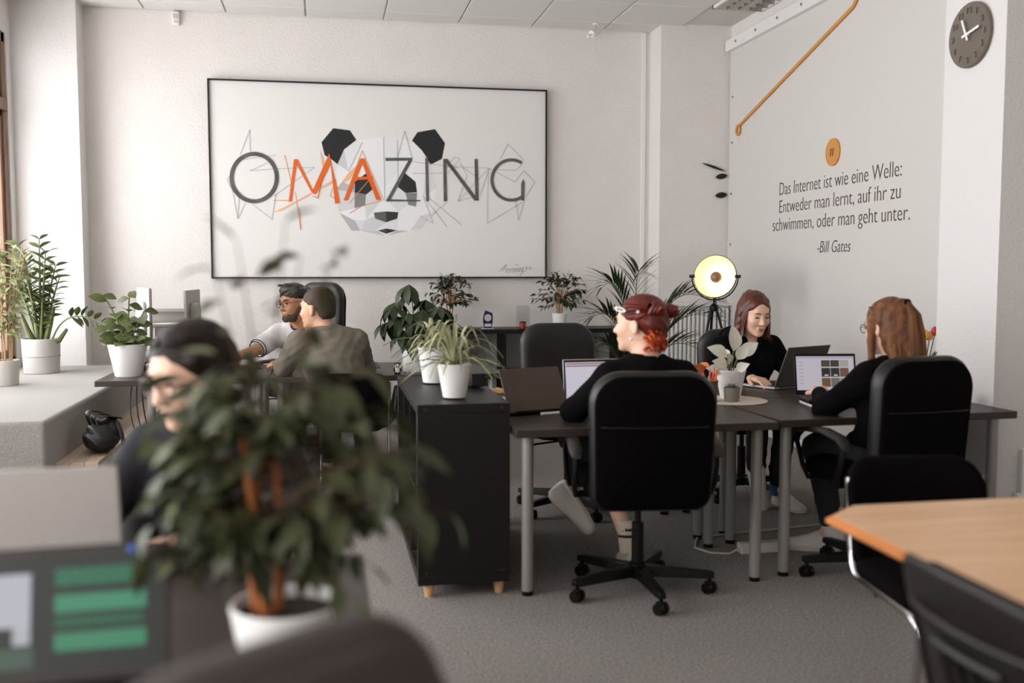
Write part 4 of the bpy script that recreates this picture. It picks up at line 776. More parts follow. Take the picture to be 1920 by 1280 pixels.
def face_parts(h, root, body, origin, brow, lip, open_eyes=.0035, glasses=None, brow_t=.0028):
    Mh = h.M(origin)
    def put(mb, name, m, par=None):
        o = mb.build(name, m, par or body); o.matrix_local = Mh if par is None else Matrix.Identity(4); return o
    for s in (-1, 1):
        put(MB().ell((.031*s, .0865, .004), (.0125, .006, open_eyes), 14, 8), 'eye', eyem)
        put(MB().tube([(.016*s, .0935, .0255), (.026*s, .0945, .0295), (.038*s, .0885, .029), (.048*s, .078, .0235)], [brow_t*.9, brow_t, brow_t*.9, brow_t*.4], 6), 'eyebrow', brow)
        put(MB().tube([(.0185*s, .0905, .003), (.026*s, .0955, .0005 if open_eyes < .003 else .0075), (.036*s, .0925, -.0005 if open_eyes < .003 else .007), (.0455*s, .0845, .001)], .0012, 5), 'eyelashes', eyem)
    m_ = MB(); m_.tube([(-.021, .088, -.069), (-.01, .0955, -.062), (0, .0955, -.0625), (.01, .0955, -.062), (.021, .088, -.069)], [.0015, .0036, .003, .0036, .0015], 8); m_.tube([(-.018, .089, -.070), (0, .0955, -.070), (.018, .089, -.070)], [.0015, .0044, .0015], 8)
    put(m_, 'lips', lip)
    if glasses:
        g = None
        m_ = MB()
        for s in (-1, 1): m_.tube([(.033*s + .0235*math.cos(a), .105 - .006*max(0, math.cos(a)*s), .004 + .019*math.sin(a)) for a in [2*PI*k/20 for k in range(20)]], .0019, 6, True)
        m_.tube([(-.0095, .105, .008), (0, .109, .011), (.0095, .105, .008)], .0018, 6)
        for s in (-1, 1): m_.tube([(.0565*s, .099, .008), (.073*s, .08, .008), (.079*s, .0, .01), (.076*s, -.02, -.006)], .0017, 6)
        g = m_.build('glasses', glasses, root); g.matrix_local = Mh
        return g
def loft_shoe(parent, heel, toe, up, origin, m, sole_m, L=.275, lace=True):
    heel = Vector(heel); d = (Vector(toe) - heel).normalized(); F = frame(d, up).to_4x4(); M_ = Matrix.Translation(heel - Vector(origin)) @ F
    pr = [(0, .028, .02, .085), (.02, .034, .022, .1), (.06, .036, .022, .098), (.1, .037, .022, .085), (.15, .043, .022, .066), (.2, .046, .022, .052), (.245, .04, .022, .044), (.268, .026, .022, .034), (.275, .012, .022, .028)]
    rg = [[Vector((w*math.cos(a)*(1 - .25*max(0, math.sin(a))), y, z0 + (z1*1.18 - z0)*max(0, math.sin(a)) if 0 <= a <= PI else z0)) for a in [PI*k/10 for k in range(11)]] for y, w, z0, z1 in [(q[0]*L/.275, *q[1:]) for q in pr]]
    o = MB().ring(rg).build('shoe', m, parent, smooth=60); o.matrix_local = M_
    ol = [(w + .004, y*L/.275) for y, w, _, _ in pr]; ol = [(0, -.006)] + ol + [(0, L + .006)] + [(-x, y) for x, y in ol[::-1]]
    s = MB().prism(ol, 0, .026).build('sole', sole_m, o, bevel=.005)
    if lace:
        for k in range(4): MB().tube([(-.022, .105 + .022*k, .078 - .007*k), (0, .108 + .022*k, .088 - .008*k), (.022, .105 + .022*k, .078 - .007*k)], .003, 5).build('lace', sole_m, o)
    return o

SH = {}
def person(label, loc, hip, neck, h, fwd, arms, legs, skin, top_m, pants_m, male=False, sleeve='long', vox=.006, shw=.165, cut=.066, wr=.0018, extra_top=(), trousers=True, sock=None):
    """everything in world coordinates; arms/legs: dict side -> joints; returns root, body"""
    loc = Vector(loc); root = thing('person', label, 'person', loc)
    hip, neck = Vector(hip), Vector(neck); up = (neck - hip).normalized(); f = Vector((fwd[0], fwd[1], 0)).normalized(); r = f.cross(Vector((0, 0, 1))); f2 = up.cross(r)
    Rt = np.array(Matrix((r, f2, up)).transposed()); g = 1.12 if male else 1.0
    def torso(o):
        P = [Ell(hip + Vector((0, 0, .02)), (.165*g + o, .125*g + o, .115 + o), Rt, .06), Ell(hip.lerp(neck, .38), (.135*g + o, .102*g + o, .15 + o), Rt, .07), Ell(hip.lerp(neck, .68) + f2*.005, (.152*g + o, .108*g + o, .165 + o), Rt, .07)]
        for s in (-1, 1): P.append(Cone(neck - up*.005 - f2*.01, neck + r*(s*shw*.88) - up*.05, .05 + o, .052*g + o, .05))
        if not male:
            for s in (-1, 1): P.append(Ell(hip.lerp(neck, .66) + f2*.085 + r*(s*.07), (.062 + o*.6,)*3, None, .05))
        return P
    sh = {s: neck + r*(sg*shw) - up*.055 for s, sg in (('L', -1), ('R', 1))}
    B = torso(-.012) + head_prims(h, male) + [Cone(h(0, -.022, -.06), neck - up*.02, .05*g, .056*g, .035)]
    T = torso(.012); Pn = [Ell(hip, (.17*g, .135*g, .12), Rt, .05)]
    for s, q in arms.items():
        el, wr_, hd, pn, curl = q; el, wr_ = Vector(el), Vector(wr_)
        B += [Cone(sh[s], el, .042*g, .034*g, .03), Cone(el, wr_, .036*g, .024*g, .02)] + hand_prims(wr_, hd, pn, (1 if s == "L" else -1), curl, 1.0*(1.06 if male else 1))
        if sleeve == 'long': T += [Cone(sh[s], el, .062*g, .052*g, .045), Cone(el, wr_.lerp(el, .06), .052*g, .036*g, .03)]
        else: T += [Cone(sh[s], sh[s].lerp(el, .62), .068*g, .066*g, .04)]
    for s, q in legs.items():
        kn, an = Vector(q[0]), Vector(q[1]); hj = hip + r*((-1 if s == 'L' else 1)*.09) - Vector((0, 0, .01))
        B += [Cone(hj, kn, .07, .05, .03), Cone(kn, an, .048, .034, .03), Cone(an, an + (Vector(q[2]) - an)*.25, .034, .026, .03)]
        Pn += [Cone(hj, kn, .088*g, .066, .06), Cone(kn, an.lerp(kn, .12 if trousers != 'short' or s == 'R' else .5), .064, .056 if trousers != 'short' else .058, .04)]
    T.append(Cone(neck + up*.02, h(0, -.02, -.06), cut, cut, .012, True)); T += list(extra_top)
    SH.clear(); SH.update(sh)
    body = sdf_obj('body', B, skin, root, loc, vox)
    sdf_obj('top', T, top_m, root, loc, .0075, wr)
    sdf_obj('trousers', Pn, pants_m, root, loc, .009, wr)
    return root, body
black_knit = mat('black_knit', '#0b0909', .9, bump=.2, bscale=700, spec=.08); black_sweat = mat('black_sweatshirt', '#0b0a0b', .95, bump=.15, bscale=900, spec=.08)
jeans_dark = mat('dark_jeans', '#101116', .9, bump=.2, bscale=800, spec=.1); sneaker = mat('white_sneaker', '#d8d2c8', .6); solem = mat('sneaker_sole', '#cfc8bb', .7)
def lock_mesh(h, origin, root, paths, m, name='hair_strands', flat=.45):
    m_ = MB()
    for pts, r in paths:
        n = len(pts); m_.tube(pts, [r*(.55 + .45*math.sin(PI*min(1, .15 + .85*k/(n-1)))) if k < n - 1 else r*.12 for k in range(n)], 6, flat=flat)
    o = m_.build(name, m, root, smooth=80); o.matrix_local = h.M(origin); return o

# ---- red-haired person, back to the camera, looking left
rnd = random.Random(3)
h = Head((1.315, 4.02, 1.148), -.76, .65, .03, sc=1.02); L0 = (1.31, 3.98, 0)
root, body = person('person with red hair in two small buns and black top, seen from behind', L0, (1.31, 4.0, .55), (1.335, 3.97, .975), h, (0, 1),
    {'L': ((1.055, 4.13, .765), (1.16, 4.34, .77), (.5, .8, -.1), (0, 0, -1), .5), 'R': ((1.52, 4.12, .745), (1.42, 4.34, .77), (-.4, .9, -.1), (0, 0, -1), .5)},
    {'L': ((1.24, 4.38, .53), (1.355, 4.25, .12), (1.39, 4.42, .03)), 'R': ((1.20, 4.46, .585), (1.13, 4.39, .40), (1.15, 4.44, .28))},
    skin_light, black_knit, jeans_dark, cut=.062, wr=.001, trousers='short')
hair_red = mat('red_hair', '#3d0e08', .45, var=.55, vscale=26, stretch=(1, 1, .3), var2='#75200f', bump=.25, bscale=120); curl_m = mat('copper_curls', '#b84a18', .55, var=.4, vscale=50, bump=.4, bscale=90)
Hh = [h.e((0, -.02, .042), (.082, .1, .084)), h.e((0, -.07, -.0), (.068, .055, .075), .03), h.e((0, .115, -.025), (.1, .075, .1), .012, True), h.e((.082, .02, -.045), (.03, .045, .06), .012, True), h.e((-.082, .02, -.045), (.03, .045, .06), .012, True), h.e((0, -.1, -.1), (.1, .06, .045), .02, True)]
sdf_obj('hair', Hh, hair_red, root, L0, .005, .0012, 90)
for c_, nm in (((-.05, -.075, .06), 'near'), ((.045, -.098, .05), 'far')):
    m_ = MB(); cc = Vector(c_)
    for q in range(3): m_.tube([cc + Vector((.023*math.cos(a)*(1 - .2*q), -.012 - .014*q + .01*math.sin(2*a), .023*math.sin(a)*(1 - .2*q))) for a in [2*PI*k/12 for k in range(12)]], .0125, 7, True)
    bo = m_.build('hair_bun', hair_red, root); bo.matrix_local = h.M(L0)
    m_ = MB().tube([cc + Vector((.022*math.cos(a), .002, .022*math.sin(a))) for a in [2*PI*k/14 for k in range(14)]], .008, 6, True); so = m_.build('scrunchie', blackfab, bo); so.matrix_local = Matrix.Identity(4)
paths = []
for k in range(64):
    x = rnd.uniform(-.07, .066); p = Vector((x, -.088 + .5*x*x*8 + rnd.uniform(-.012, .012), rnd.uniform(-.06, -.02))); a0 = rnd.uniform(0, 6.28); R0 = rnd.uniform(.007, .015)
    paths.append(([p + Vector((R0*math.cos(a0 + q*1.1), R0*math.sin(a0 + q*1.1), -.009*q)) for q in range(8)], rnd.uniform(.0045, .0075)))
lock_mesh(h, L0, root, paths, curl_m, 'copper_curls', 1)
paths = []
for k in range(70):
    s = -1 if k % 2 else 1; a0 = rnd.uniform(.15, 2.6); st = Vector((s*.083*math.sin(a0), -.02 + .1*math.cos(a0)*.72, .042 + rnd.uniform(-.03, .03) + .03*math.cos(a0)))
    en = Vector((s*.048, -.085, .055)); pts = []
    for q in range(7):
        p = st.lerp(en, q/6) - Vector((0, -.02, .042)); e = math.sqrt((p.x/.083)**2 + (p.y/.101)**2 + (p.z/.085)**2); p = p/e*1.0 + Vector((0, -.02, .042)); pts.append(p)
    paths.append((pts, rnd.uniform(.003, .0055)))
lock_mesh(h, L0, root, paths, mat('red_hair_light', '#651c0d', .42, var=.4, vscale=40), 'hair_strands')
w_ = mat('white_clip', '#f2efec', .35)
def clip(pts, r): o = MB().tube(pts, r, 6, True).build('hair_clip', w_, root); o.matrix_local = h.M(L0); return o
clip([(-.078 + .002*math.cos(a), .052 + .024*math.cos(a), .062 + .007*math.sin(a) + .006*math.cos(a)) for a in [2*PI*k/14 for k in range(14)]], .0038)
o = MB().box((-.081, -.028, .052), (.008, .016, .013)).build('hair_clip', w_, root, bevel=.003); o.matrix_local = h.M(L0)
o = MB().ell((-.081, .004, -.06), .0065, 10, 8).build('earring', w_, root); o.matrix_local = h.M(L0)
o = MB().tube([(-.079, .004, -.04), (-.081, .004, -.055)], .0012, 5).build('earring_hook', alu, root); o.matrix_local = h.M(L0)
face_parts(h, root, body, L0, curl_m, lipm)
m_ = MB().tube([Vector((1.335, 3.968, .985)) + Vector((.066*math.cos(a), .062*math.sin(a), .018*math.sin(a))) - Vector(L0) for a in [2*PI*k/24 for k in range(24)]], .0012, 5, True); m_.build('necklace', mat('gold', '#b8863b', .3, .9), root)
loft_shoe(root, (1.352, 4.2, .0), (1.40, 4.47, 0), (0, 0, 1), L0, sneaker, solem)
sk = MB(); sk.cyl(Vector((1.352, 4.247, .09)) - Vector(L0), Vector((1.345, 4.268, .235)) - Vector(L0), .043, .05, 18)
sk.build('sock', mat('cream_sock', '#d8c8b4', .9), root)
for z in (.16, .19): MB().cyl(Vector((1.3485, 4.2575 + (z-.16)*.14, z)) - Vector(L0), Vector((1.3485, 4.259 + (z-.16)*.14, z + .013)) - Vector(L0), .0475 + (z - .16)*.05, n=18).build('sock_stripe', mat('navy_stripe', '#2c2a35', .9), root)
loft_shoe(root, (1.075, 4.40, .40), (1.19, 4.37, .2), (-.75, -.5, -.35), L0, sneaker, solem)

# ---- ponytailed person at the right, seen from behind
h = Head((2.462, 4.0, 1.125), -.3, .95, .18, sc=1.02); L0 = (2.46, 3.98, 0)
root, body = person('person with long half-up brown hair and black top at the photo-grid laptop', L0, (2.47, 4.0, .55), (2.49, 3.94, .955), h, (-.1, 1),
    {'L': ((2.235, 4.12, .745), (2.335, 4.365, .785), (.45, .85, .12), (.1, 0, -1), .75), 'R': ((2.70, 4.1, .74), (2.62, 4.36, .765), (-.3, .9, 0), (0, 0, -1), .5)},
    {'L': ((2.33, 4.36, .52), (2.42, 4.36, .12), (2.3, 4.45, .03)), 'R': ((2.58, 4.40, .52), (2.62, 4.5, .12), (2.6, 4.65, .03))},
    skin_light, black_knit, mat('grey_jeans', '#1d1b1d', .9), vox=.0055)
hb = mat('brown_hair', '#4a2e1d', .6, spec=.3, var=.5, vscale=34, stretch=(1, 1, .12), var2='#8a5a37', bump=.3, bscale=140)
Hh = [h.e((0, -.02, .042), (.084, .102, .085)), h.e((0, -.055, -.05), (.085, .07, .12), .04), h.co((.05, -.07, -.05), (.055, -.085, -.17), .045, .02), h.co((-.05, -.06, -.05), (-.055, -.065, -.16), .045, .02), h.co((0, -.09, -.02), (.0, -.12, -.19), .05, .028, .03), h.e((0, .115, -.03), (.09, .075, .115), .012, True), h.e((0, -.1, .075), (.03, .03, .03), .02)] + [h.co((s_*.074, .02, .03), (s_*.078, .038, -.13), .018, .016, .02) for s_ in (-1, 1)]
sdf_obj('hair', Hh, hb, root, L0, .005, .0016, 80)
paths = []
for k in range(60):
    x = rnd.uniform(-.085, .085); s = 1 if x > 0 else -1; d = rnd.uniform(-.01, .012)
    paths.append(([Vector((x*.75, -.075 + 3.2*x*x + d, .04)), Vector((x*.95, -.105 + 5*x*x + d, -.02)), Vector((x, -.115 + 6*x*x + d, -.09)), Vector((x*1.05, -.12 + 6*x*x, -.15)), Vector((x*1.1 + rnd.uniform(-.012, .012), -.11 + 6*x*x + rnd.uniform(-.015, .01), -.225 - rnd.uniform(0, .05)))], rnd.uniform(.006, .011)))
for k in range(26):
    x = rnd.uniform(-.03, .03); y = rnd.uniform(-.012, .012)
    paths.append(([Vector((x*.3, -.125, .085)), Vector((x*.8, -.148 + y, .03)), Vector((x*1.2, -.15 + y, -.05)), Vector((x*1.3, -.145 + y, -.13)), Vector((x*1.5 + rnd.uniform(-.01, .01), -.135 + y, -.2 - rnd.uniform(0, .05)))], rnd.uniform(.007, .012)))
for k in range(30):
    a = rnd.uniform(.25, 1.35)*rnd.choice((-1, 1))
    paths.append(([Vector((.074*math.sin(a), .055*math.cos(a), .09)), Vector((.083*math.sin(a), .0, .095 - .03*abs(a))), Vector((.066*math.sin(a), -.07, .09 - .02*abs(a))), Vector((.01*math.sin(a), -.118, .085))], rnd.uniform(.007, .011)))
lock_mesh(h, L0, root, paths, hb)
o = MB().tube([(.016*math.cos(a), -.122, .083 + .016*math.sin(a)) for a in [2*PI*k/12 for k in range(12)]], .005, 6, True).build('hair_tie', blackfab, root); o.matrix_local = h.M(L0)
face_parts(h, root, body, L0, hb, lipm, glasses=blackpl)
loft_shoe(root, (2.46, 4.36, 0), (2.27, 4.46, 0), (0, 0, 1), L0, sneaker, solem)
loft_shoe(root, (2.63, 4.45, 0), (2.6, 4.7, 0), (0, 0, 1), L0, sneaker, solem)
m_ = MB(); m_.cyl(Vector((2.435, 4.36, .05)) - Vector(L0), Vector((2.405, 4.36, .23)) - Vector(L0), .05, .054, 16); m_.build('sock', mat('white_sock', '#cfcac4', .9), root)

# ---- person in black hoodie facing the camera
h = Head((2.47, 5.4, 1.12), .08, -1, .26, sc=1.03); L0 = (2.46, 5.56, 0)
hood = [Ell(Vector((2.475, 5.62, .985)), (.13, .075, .06), None, .04), Cone((2.375, 5.54, .985), (2.43, 5.45, .945), .036, .028, .03), Cone((2.575, 5.54, .985), (2.52, 5.45, .945), .036, .028, .03), Ell((2.474, 5.395, .965), (.042, .06, .065), None, .015, True)]
root, body = person('person with auburn shoulder-length hair in black hoodie, facing the camera', L0, (2.46, 5.58, .55), (2.475, 5.5, .965), h, (.05, -1),
    {'L': ((2.735, 5.42, .735), (2.60, 5.22, .765), (-.3, -.9, -.05), (0, 0, -1), .5), 'R': ((2.215, 5.42, .735), (2.36, 5.2, .765), (.3, -.9, -.05), (0, 0, -1), .5)},
    {'L': ((2.58, 5.2, .52), (2.60, 5.33, .11), (2.63, 5.2, .03)), 'R': ((2.40, 5.18, .54), (2.47, 5.35, .2), (2.44, 5.3, .06))},
    skin_light, black_sweat, mat('navy_jeans', '#11121a', .9), vox=.0045, cut=.064, extra_top=hood)
ha = mat('auburn_hair', '#321409', .42, var=.5, vscale=34, stretch=(1, 1, .12), var2='#6a2d15', bump=.3, bscale=140)
Hh = [h.e((0, -.02, .044), (.083, .102, .084)), h.e((0, -.06, -.04), (.085, .05, .11), .04), h.e((0, .125, -.028), (.067, .1, .118), .014, True), h.co((.072, -.01, .02), (.088, .0, -.13), .026, .03, .03), h.co((-.072, -.01, .02), (-.088, .0, -.13), .026, .03, .03)]
sdf_obj('hair', Hh, ha, root, L0, .005, .0015, 80)
paths = []
for s in (-1, 1):
    for k in range(34):
        u = k/33; a = .95 + u*1.7; yy = rnd.uniform(-.006, .006)
        cx1, cy1 = .078*math.sin(a), -.015 + .085*math.cos(a)
        tip = Vector((s*(.085*math.sin(a) + .02 + rnd.uniform(0, .03)), cy1*.9 + .005 + rnd.uniform(-.01, .02), -.15 - rnd.uniform(-.01, .03)))
        paths.append(([Vector((s*.006, -.02 + .085*math.cos(a), .113)), Vector((s*cx1*.8, cy1 + .006*math.cos(a), .09)), Vector((s*(cx1 + .008), cy1 + yy, .03)), Vector((s*(cx1 + .014), cy1*.95 + yy, -.06)), Vector((s*(.08*math.sin(a) + .012), cy1*.9, -.12)), tip], rnd.uniform(.008, .012)))
lock_mesh(h, L0, root, paths, ha)
face_parts(h, root, body, L0, ha, lipm, open_eyes=.0022)
for s in (-1, 1):
    p = Vector((2.475 + .06*s, 5.41, .93)) - Vector(L0); MB().tube([p, p + Vector((.01*s, -.012, -.06)), p + Vector((.012*s, -.002, -.14)), p + Vector((.015*s, .0, -.2))], .003, 6).build('drawstring', black_knit, root)
loft_shoe(root, (2.605, 5.36, 0), (2.64, 5.1, 0), (0, 0, 1), L0, sneaker, solem)
loft_shoe(root, (2.46, 5.38, .2), (2.455, 5.25, .0), (.2, -.8, .6), L0, sneaker, solem)
m_ = MB(); m_.cyl(Vector((2.603, 5.335, .06)) - Vector(L0), Vector((2.6, 5.32, .2)) - Vector(L0), .046, .05, 16); m_.build('sock', mat('blue_sock', '#3a5a86', .9), root)

# ---- man in glasses and white polo shirt behind the far desk
h = Head((-.215, 7.24, 1.135), -.72, -.62, .08, .1, sc=1.1); L0 = (-.08, 7.5, 0)
root, body = person('man with dark hair, glasses and white polo shirt leaning on desk', L0, (-.08, 7.5, .55), (-.165, 7.31, .955), h, (-.25, -1),
    {'R': ((-.50, 7.12, .80), (-.66, 6.92, .765), (-.85, -.5, -.1), (0, 0, -1), .4), 'L': ((.06, 7.05, .76), (-.24, 6.92, .75), (-1, -.05, 0), (0, 0, -1), .55)},
    {'L': ((.05, 7.15, .53), (.05, 7.2, .11), (.05, 7.05, .03)), 'R': ((-.2, 7.12, .53), (-.2, 7.2, .11), (-.22, 7.05, .03))},
    skin_tan, mat('white_polo', '#e4e2e2', .85, bump=.15, bscale=800), jeans_dark, male=True, sleeve='short', vox=.0055, shw=.18, cut=.07)
hk = mat('black_brown_hair', '#150f0c', .45, var=.4, vscale=30, stretch=(1, 1, .3), bump=.3, bscale=130)
Hh = [h.e((0, -.015, .05), (.079, .1, .08)), h.e((0, .02, .095), (.064, .066, .034), .03), h.e((0, .12, -.03), (.074, .075, .1), .012, True), h.e((0, .03, -.085), (.1, .1, .062), .02, True)]
sdf_obj('hair', Hh, hk, root, L0, .005, .0015, 100)
paths = [([Vector((x, .03 + rnd.uniform(-.03, .03), .118)), Vector((x*1.05, .06, .126 + rnd.uniform(0, .006))), Vector((x*1.05, .07, .120 + rnd.uniform(-.004, .01)))], .010) for x in [rnd.uniform(-.055, .055) for _ in range(26)]]
lock_mesh(h, L0, root, paths, hk)
bd = [h.e((0, .034, -.074), (.052, .057, .047)), h.e((0, .085, -.095), (.026, .016, .018), .03), h.e((0, .1, -.062), (.022, .03, .012), .008, True), h.e((0, .06, -.012), (.06, .08, .044), .012, True)] + [h.co((s_*.064, .01, -.03), (s_*.05, .045, -.075), .011, .014, .02) for s_ in (-1, 1)]
sdf_obj('beard', bd, mat('stubble', '#54382a', .9, bump=.6, bscale=300), root, L0, .005, .001, 150)
face_parts(h, root, body, L0, hk, lipd, glasses=blackpl, brow_t=.004)
a_ = SH['R']; b_ = Vector((-.50, 7.12, .80)); F = frame(b_ - a_)
for z in (0, .06):
    pc = a_.lerp(b_, .80 + z); m_ = MB(); rr_ = .0755*math.sqrt(max(.05, 1 - ((.18 + z)*(b_ - a_).length/.0755)**2*.35))
    m_.tube([pc + F @ Vector((rr_*math.cos(q), 0, rr_*math.sin(q))) - Vector(L0) for q in [2*PI*k/20 for k in range(20)]], .0035, 6, True); m_.build('sleeve_stripe', mat('navy_trim', '#1c1c26', .9), root)
m_ = MB(); m_.tube([h(0, -.02, -.06).lerp(Vector((-.165, 7.31, .955)), .85) + Vector((.072*math.cos(q), .066*math.sin(q) - .005, -.004 + .028*math.sin(q))) - Vector(L0) for q in [2*PI*k/20 for k in range(20)]], .0075, 6, True); m_.build('collar', mat('navy_trim', '#1c1c26', .9), root)
for x in (.05, -.2): loft_shoe(root, (x, 7.24, 0), (x, 6.97, 0), (0, 0, 1), L0, blackpl, blackpl, lace=False)

# ---- man in olive shirt, back to the camera
h = Head((-.045, 6.14, 1.14), -.84, .55, .05, sc=1.06); L0 = (.1, 6.08, 0)
root, body = person('man with short brown hair in olive shirt, seen from behind', L0, (.13, 6.06, .53), (.0, 6.1, .985), h, (-.25, 1),
    {'L': ((-.255, 6.28, .765), (-.3, 6.55, .765), (-.1, 1, -.1), (0, 0, -1), .4), 'R': ((.25, 6.26, .755), (.1, 6.5, .765), (-.6, .8, 0), (0, 0, -1), .4)},
    {'L': ((.0, 6.45, .52), (.0, 6.5, .11), (-.02, 6.68, .03)), 'R': ((.22, 6.45, .52), (.24, 6.5, .11), (.25, 6.68, .03))},
    skin_mid, mat('olive_shirt', '#6e675a', .9, bump=.12, bscale=700), jeans_dark, male=True, vox=.006, shw=.185, cut=.066, wr=.003)
hm = mat('short_brown_hair', '#3a2519', .55, var=.4, vscale=40, bump=.5, bscale=260)
Hh = [h.e((0, -.018, .045), (.078, .098, .082)), h.e((0, -.065, -.01), (.066, .046, .07), .03), h.e((0, .138, -.035), (.082, .075, .105), .012, True), h.e((.088, .01, -.07), (.04, .05, .06), .012, True), h.e((-.088, .01, -.07), (.04, .05, .06), .012, True), h.e((0, -.1, -.1), (.1, .06, .04), .02, True)]
sdf_obj('hair', Hh, hm, root, L0, .005, .0012, 160)
paths = [([Vector((rnd.uniform(-.06, .06), .05 + rnd.uniform(-.03, .03), .115)), Vector((rnd.uniform(-.05, .05), .085, .125)), Vector((rnd.uniform(-.05, .05), .095, .112))], .008) for _ in range(22)]
lock_mesh(h, L0, root, paths, hm)
face_parts(h, root, body, L0, hm, lipd)
m_ = MB(); nb = Vector((.0, 6.1, .985)); m_.tube([nb + Vector((.074*math.cos(q), .068*math.sin(q), .022 - .012*math.sin(q))) - Vector(L0) for q in [2*PI*k/20 for k in range(20)]], .014, 8, True, flat=1.5); m_.build('collar', MATS['olive_shirt'], root)
for x in (-.01, .245): loft_shoe(root, (x, 6.46, 0), (x, 6.73, 0), (0, 0, 1), L0, blackpl, blackpl, lace=False)

# ---- blurred person behind the foreground plant
h = Head((-.325, 2.52, 1.125), -.68, -.73, .28, sc=1.06); L0 = (-.28, 2.7, 0)
root, body = person('blurred dark-haired person in navy top behind the foreground plant', L0, (-.28, 2.72, .55), (-.29, 2.6, .965), h, (-.25, -1),
    {'R': ((-.56, 2.5, .76), (-.62, 2.3, .76), (.1, -1, 0), (0, 0, -1), .5), 'L': ((-.06, 2.45, .76), (-.32, 2.28, .765), (-.9, -.4, 0), (0, 0, -1), .5)},
    {'L': ((-.2, 2.3, .53), (-.2, 2.35, .11), (-.2, 2.2, .03)), 'R': ((-.4, 2.3, .53), (-.4, 2.35, .11), (-.4, 2.2, .03))},
    skin_light, mat('navy_top', '#14141b', .9), jeans_dark, vox=.007)
hd_ = mat('dark_hair', '#1c110d', .62, spec=.3, var=.4, vscale=30, stretch=(1, 1, .2), bump=.3, bscale=130)
Hh = [h.e((0, -.02, .042), (.0805, .1, .08)), h.e((0, -.09, .0), (.05, .045, .05), .03), h.e((0, .128, -.03), (.08, .082, .108), .012, True), h.e((0, .05, -.12), (.1, .06, .05), .02, True)] + [h.co((s_*.07, .03, .05), (s_*.074, -.04, -.07), .02, .02, .03) for s_ in (-1, 1)]
sdf_obj('hair', Hh, hd_, root, L0, .006, .001, 90)
paths = []
for k in range(64):
    s = -1 if k % 2 else 1; a0 = rnd.uniform(.02, 1.35); st = Vector((s*.078*math.sin(a0), .07*math.cos(a0) + rnd.uniform(-.006, .008), .098 - .05*a0*a0*.7 + rnd.uniform(-.006, .006))); en = Vector((s*.02, -.115, .0)); pts = []
    for q in range(8):
        p = st.lerp(en, q/7) - Vector((0, -.02, .042)); e = math.sqrt((p.x/.082)**2 + (p.y/.102)**2 + (p.z/.082)**2); pts.append(p/e + Vector((0, -.02, .042)))
    paths.append((pts, rnd.uniform(.004, .007)))
lock_mesh(h, L0, root, paths, hd_)
face_parts(h, root, body, L0, hd_, lipm, glasses=mat('grey_frames', '#6e6660', .4))
for x in (-.2, -.4): loft_shoe(root, (x, 2.38, 0), (x, 2.11, 0), (0, 0, 1), L0, sneaker, solem, lace=False)
# ================================================================ plants
rnd = random.Random(11)
def green(name, a, b, rough=.45, rnd_=.28): return mat(name, a, rough, var=.3, vscale=12, var2=b, rnd=rnd_, spec=.35)
G_dark = green('leaf_dark', '#1f2a17', '#33401f'); G_mid = green('leaf_mid', '#3f4a26', '#66703c'); G_light = green('leaf_light', '#858b5c', '#b3b686'); G_spider = green('leaf_spider', '#6d774b', '#bdbd98', .5); G_pale = green('leaf_pale', '#d6d3c2', '#efebdf', .5, .06); G_grey = green('leaf_succulent', '#6c7668', '#8d958a', .6, .1); G_fg = green('leaf_foreground', '#373d25', '#6a6f4b', .45, .45)
bark = mat('bark_tan', '#a07a50', .8, var=.3, vscale=30, bump=.4, bscale=80); bark_or = mat('bark_orange', '#9b5a2a', .8, var=.35, vscale=25, bump=.4, bscale=80); stem_g = mat('green_stem', '#5a6334', .6)
def leaf(name, L, W, m, fold=.25, droop=.35, n=6, peak=.4, tip=1.0, wave=0):
    v = []; f = []
    for i in range(n + 1):
        t = i/n; w = W/2*math.sin(PI*t**(math.log(.5)/math.log(peak)))**tip if 0 < t < 1 else 0.0
        if i == 0: w = W*.03
        a = droop*t; y = L*(t - droop*droop*t**3/6); z = -L*droop*t*t/2
        z += wave*W*math.sin(t*9)
        if i == n: v.append((0, y, z))
        else: v += [(-w, y, z + w*fold), (0, y, z), (w, y, z + w*fold)]
    for i in range(n - 1):
        a = 3*i; b = a + 3; f += [(a, a+1, b+1, b), (a+1, a+2, b+2, b+1)]
    a = 3*(n - 1); t_ = len(v) - 1; f += [(a, a+1, t_), (a+1, a+2, t_)]
    me = bpy.data.meshes.new(name); me.from_pydata(v, [], f); me.materials.append(m); me.polygons.foreach_set('use_smooth', [True]*len(f)); return me
def pot(parent, r0, r1, h, m, rim=.006, soil_r=True, band=None):
    MB().lathe([(0, 0), (r0*.96, 0), (r0, .004), (r1, h - .003), (r1 - rim*.3, h), (r1 - rim, h), (r1 - rim*1.3, h - .03), (0, h - .03)], 36).build('pot', m, parent, smooth=35)
    MB().lathe([(0, h - .018), (r1 - rim*1.25, h - .02), (r1 - rim*1.25, h - .028)], 24).build('soil', soil, parent)
def up_for(d): 
    d = Vector(d); return Vector((0, 0, 1)) if abs(d.normalized().z) < .95 else Vector((1, 0, 0))
def put_leaf(parent, me, p, d, s=1.0, roll=0.0, up=None):
    M_ = mtx(p, d, up or up_for(d), s)
    return inst('leaf', me, parent, M_ @ Matrix.Rotation(roll, 4, 'Y'))
def bez(p0, p1, p2, n=8):
    p0, p1, p2 = Vector(p0), Vector(p1), Vector(p2); return [p0*(1-s)**2 + p1*2*s*(1-s) + p2*s*s for s in [k/n for k in range(n + 1)]]

